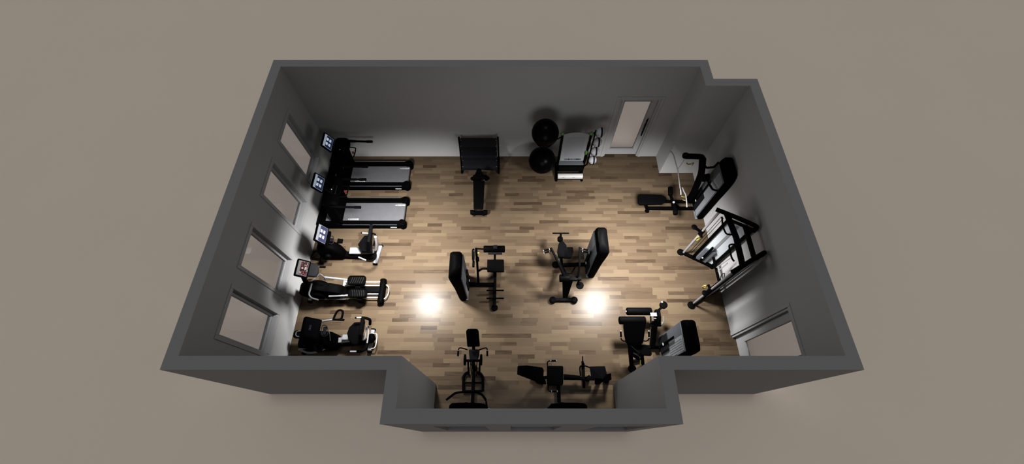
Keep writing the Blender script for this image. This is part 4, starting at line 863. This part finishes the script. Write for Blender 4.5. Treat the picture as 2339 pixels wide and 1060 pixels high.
k = MB(); k.beam((4.28, 4.20, 2.08), (4.33, 3.62, 2.10), .09, .08, .015); k.beam((4.33, 3.66, 2.10), (4.33, 3.03, 2.06), .09, .08, .015); k.build('front_crossbeam', 'black', m)
k = MB(); k.beam((4.66, 3.98, 1.95), (4.66, 3.27, 1.95), .075, .07, .012); k.build('rear_crossbeam', 'black', m); k = MB(); k.beam((4.66, 3.95, .5), (4.66, 3.30, .5), .05, .05); k.build('lower_crossbeam', 'black', m)
k = MB(); k.tube([(4.188, 4.129, 2.050), (4.190, 3.957, 2.000), (4.231, 3.846, 1.950), (4.275, 3.792, 1.940), (4.384, 3.751, 2.000)], .017); k.build('pull_up_grip', 'rubber', m)
k = MB(); k.tube([(4.362, 3.515, 2.050), (4.249, 3.540, 1.980), (4.234, 3.488, 1.950), (4.240, 3.366, 1.930), (4.261, 3.287, 1.900), (4.288, 3.222, 1.900)], .017); k.build('pull_up_grip', 'rubber', m)
k = MB(); k.tube([(4.599, 3.627, 0.650), (4.694, 3.649, 1.100)], .011); k.tube([(4.634, 3.552, 0.600), (4.726, 3.624, 0.900)], .011); k.build('stack_rods', 'chrome', m)
k = MB(); k.tube([(4.721, 3.487, 0.550), (4.797, 3.519, 0.550), (4.769, 3.380, 0.500), (4.700, 3.380, 0.500)], .009, closed=True); k.build('hanging_attachment', 'black', m)

# ------------------------------------------------------------------ light
w = bpy.data.worlds.new('World'); SC.world = w; w.use_nodes = True
bg = w.node_tree.nodes['Background']; bg.inputs[0].default_value = (.98, .99, 1.0, 1); bg.inputs[1].default_value = .15
def lamp(name, kind, loc, energy, **kw):
    l = bpy.data.lights.new(name, kind); l.energy = energy
    for a, v in kw.items(): setattr(l, a, v)
    o = bpy.data.objects.new(name, l); C.objects.link(o); o.location = loc; return o
lamp('daylight', 'SUN', (0, 3, 12), .49, angle=math.radians(12))
for x in (-2.50, 2.50):
    lamp('ceiling_spot', 'SPOT', (x, 3.90, 2.88), 4400, spot_size=math.radians(125), spot_blend=1.0, shadow_soft_size=.3, color=(1, .985, .97))
lamp('wall_fill_light', 'POINT', (.7, 3.3, 2.05), 125, shadow_soft_size=.8)  # added soft fill to brighten the upper walls, not a real fixture

# ------------------------------------------------------------------ camera
cam = bpy.data.cameras.new('Camera'); co = bpy.data.objects.new('Camera', cam); C.objects.link(co)
cam.sensor_fit = 'HORIZONTAL'; cam.sensor_width = 36; cam.lens = 36*937.896/2339
cam.shift_y = 30/2339
cam.clip_end = 200
co.location = (0, 0, 9.1476); co.rotation_euler = (math.radians(90-63.7755), 0, 0)
SC.camera = co
SC.view_settings.view_transform = 'Standard'; SC.view_settings.look = 'None'
SC.view_settings.exposure = 0; SC.view_settings.gamma = 1; SC.view_settings.use_curve_mapping = False
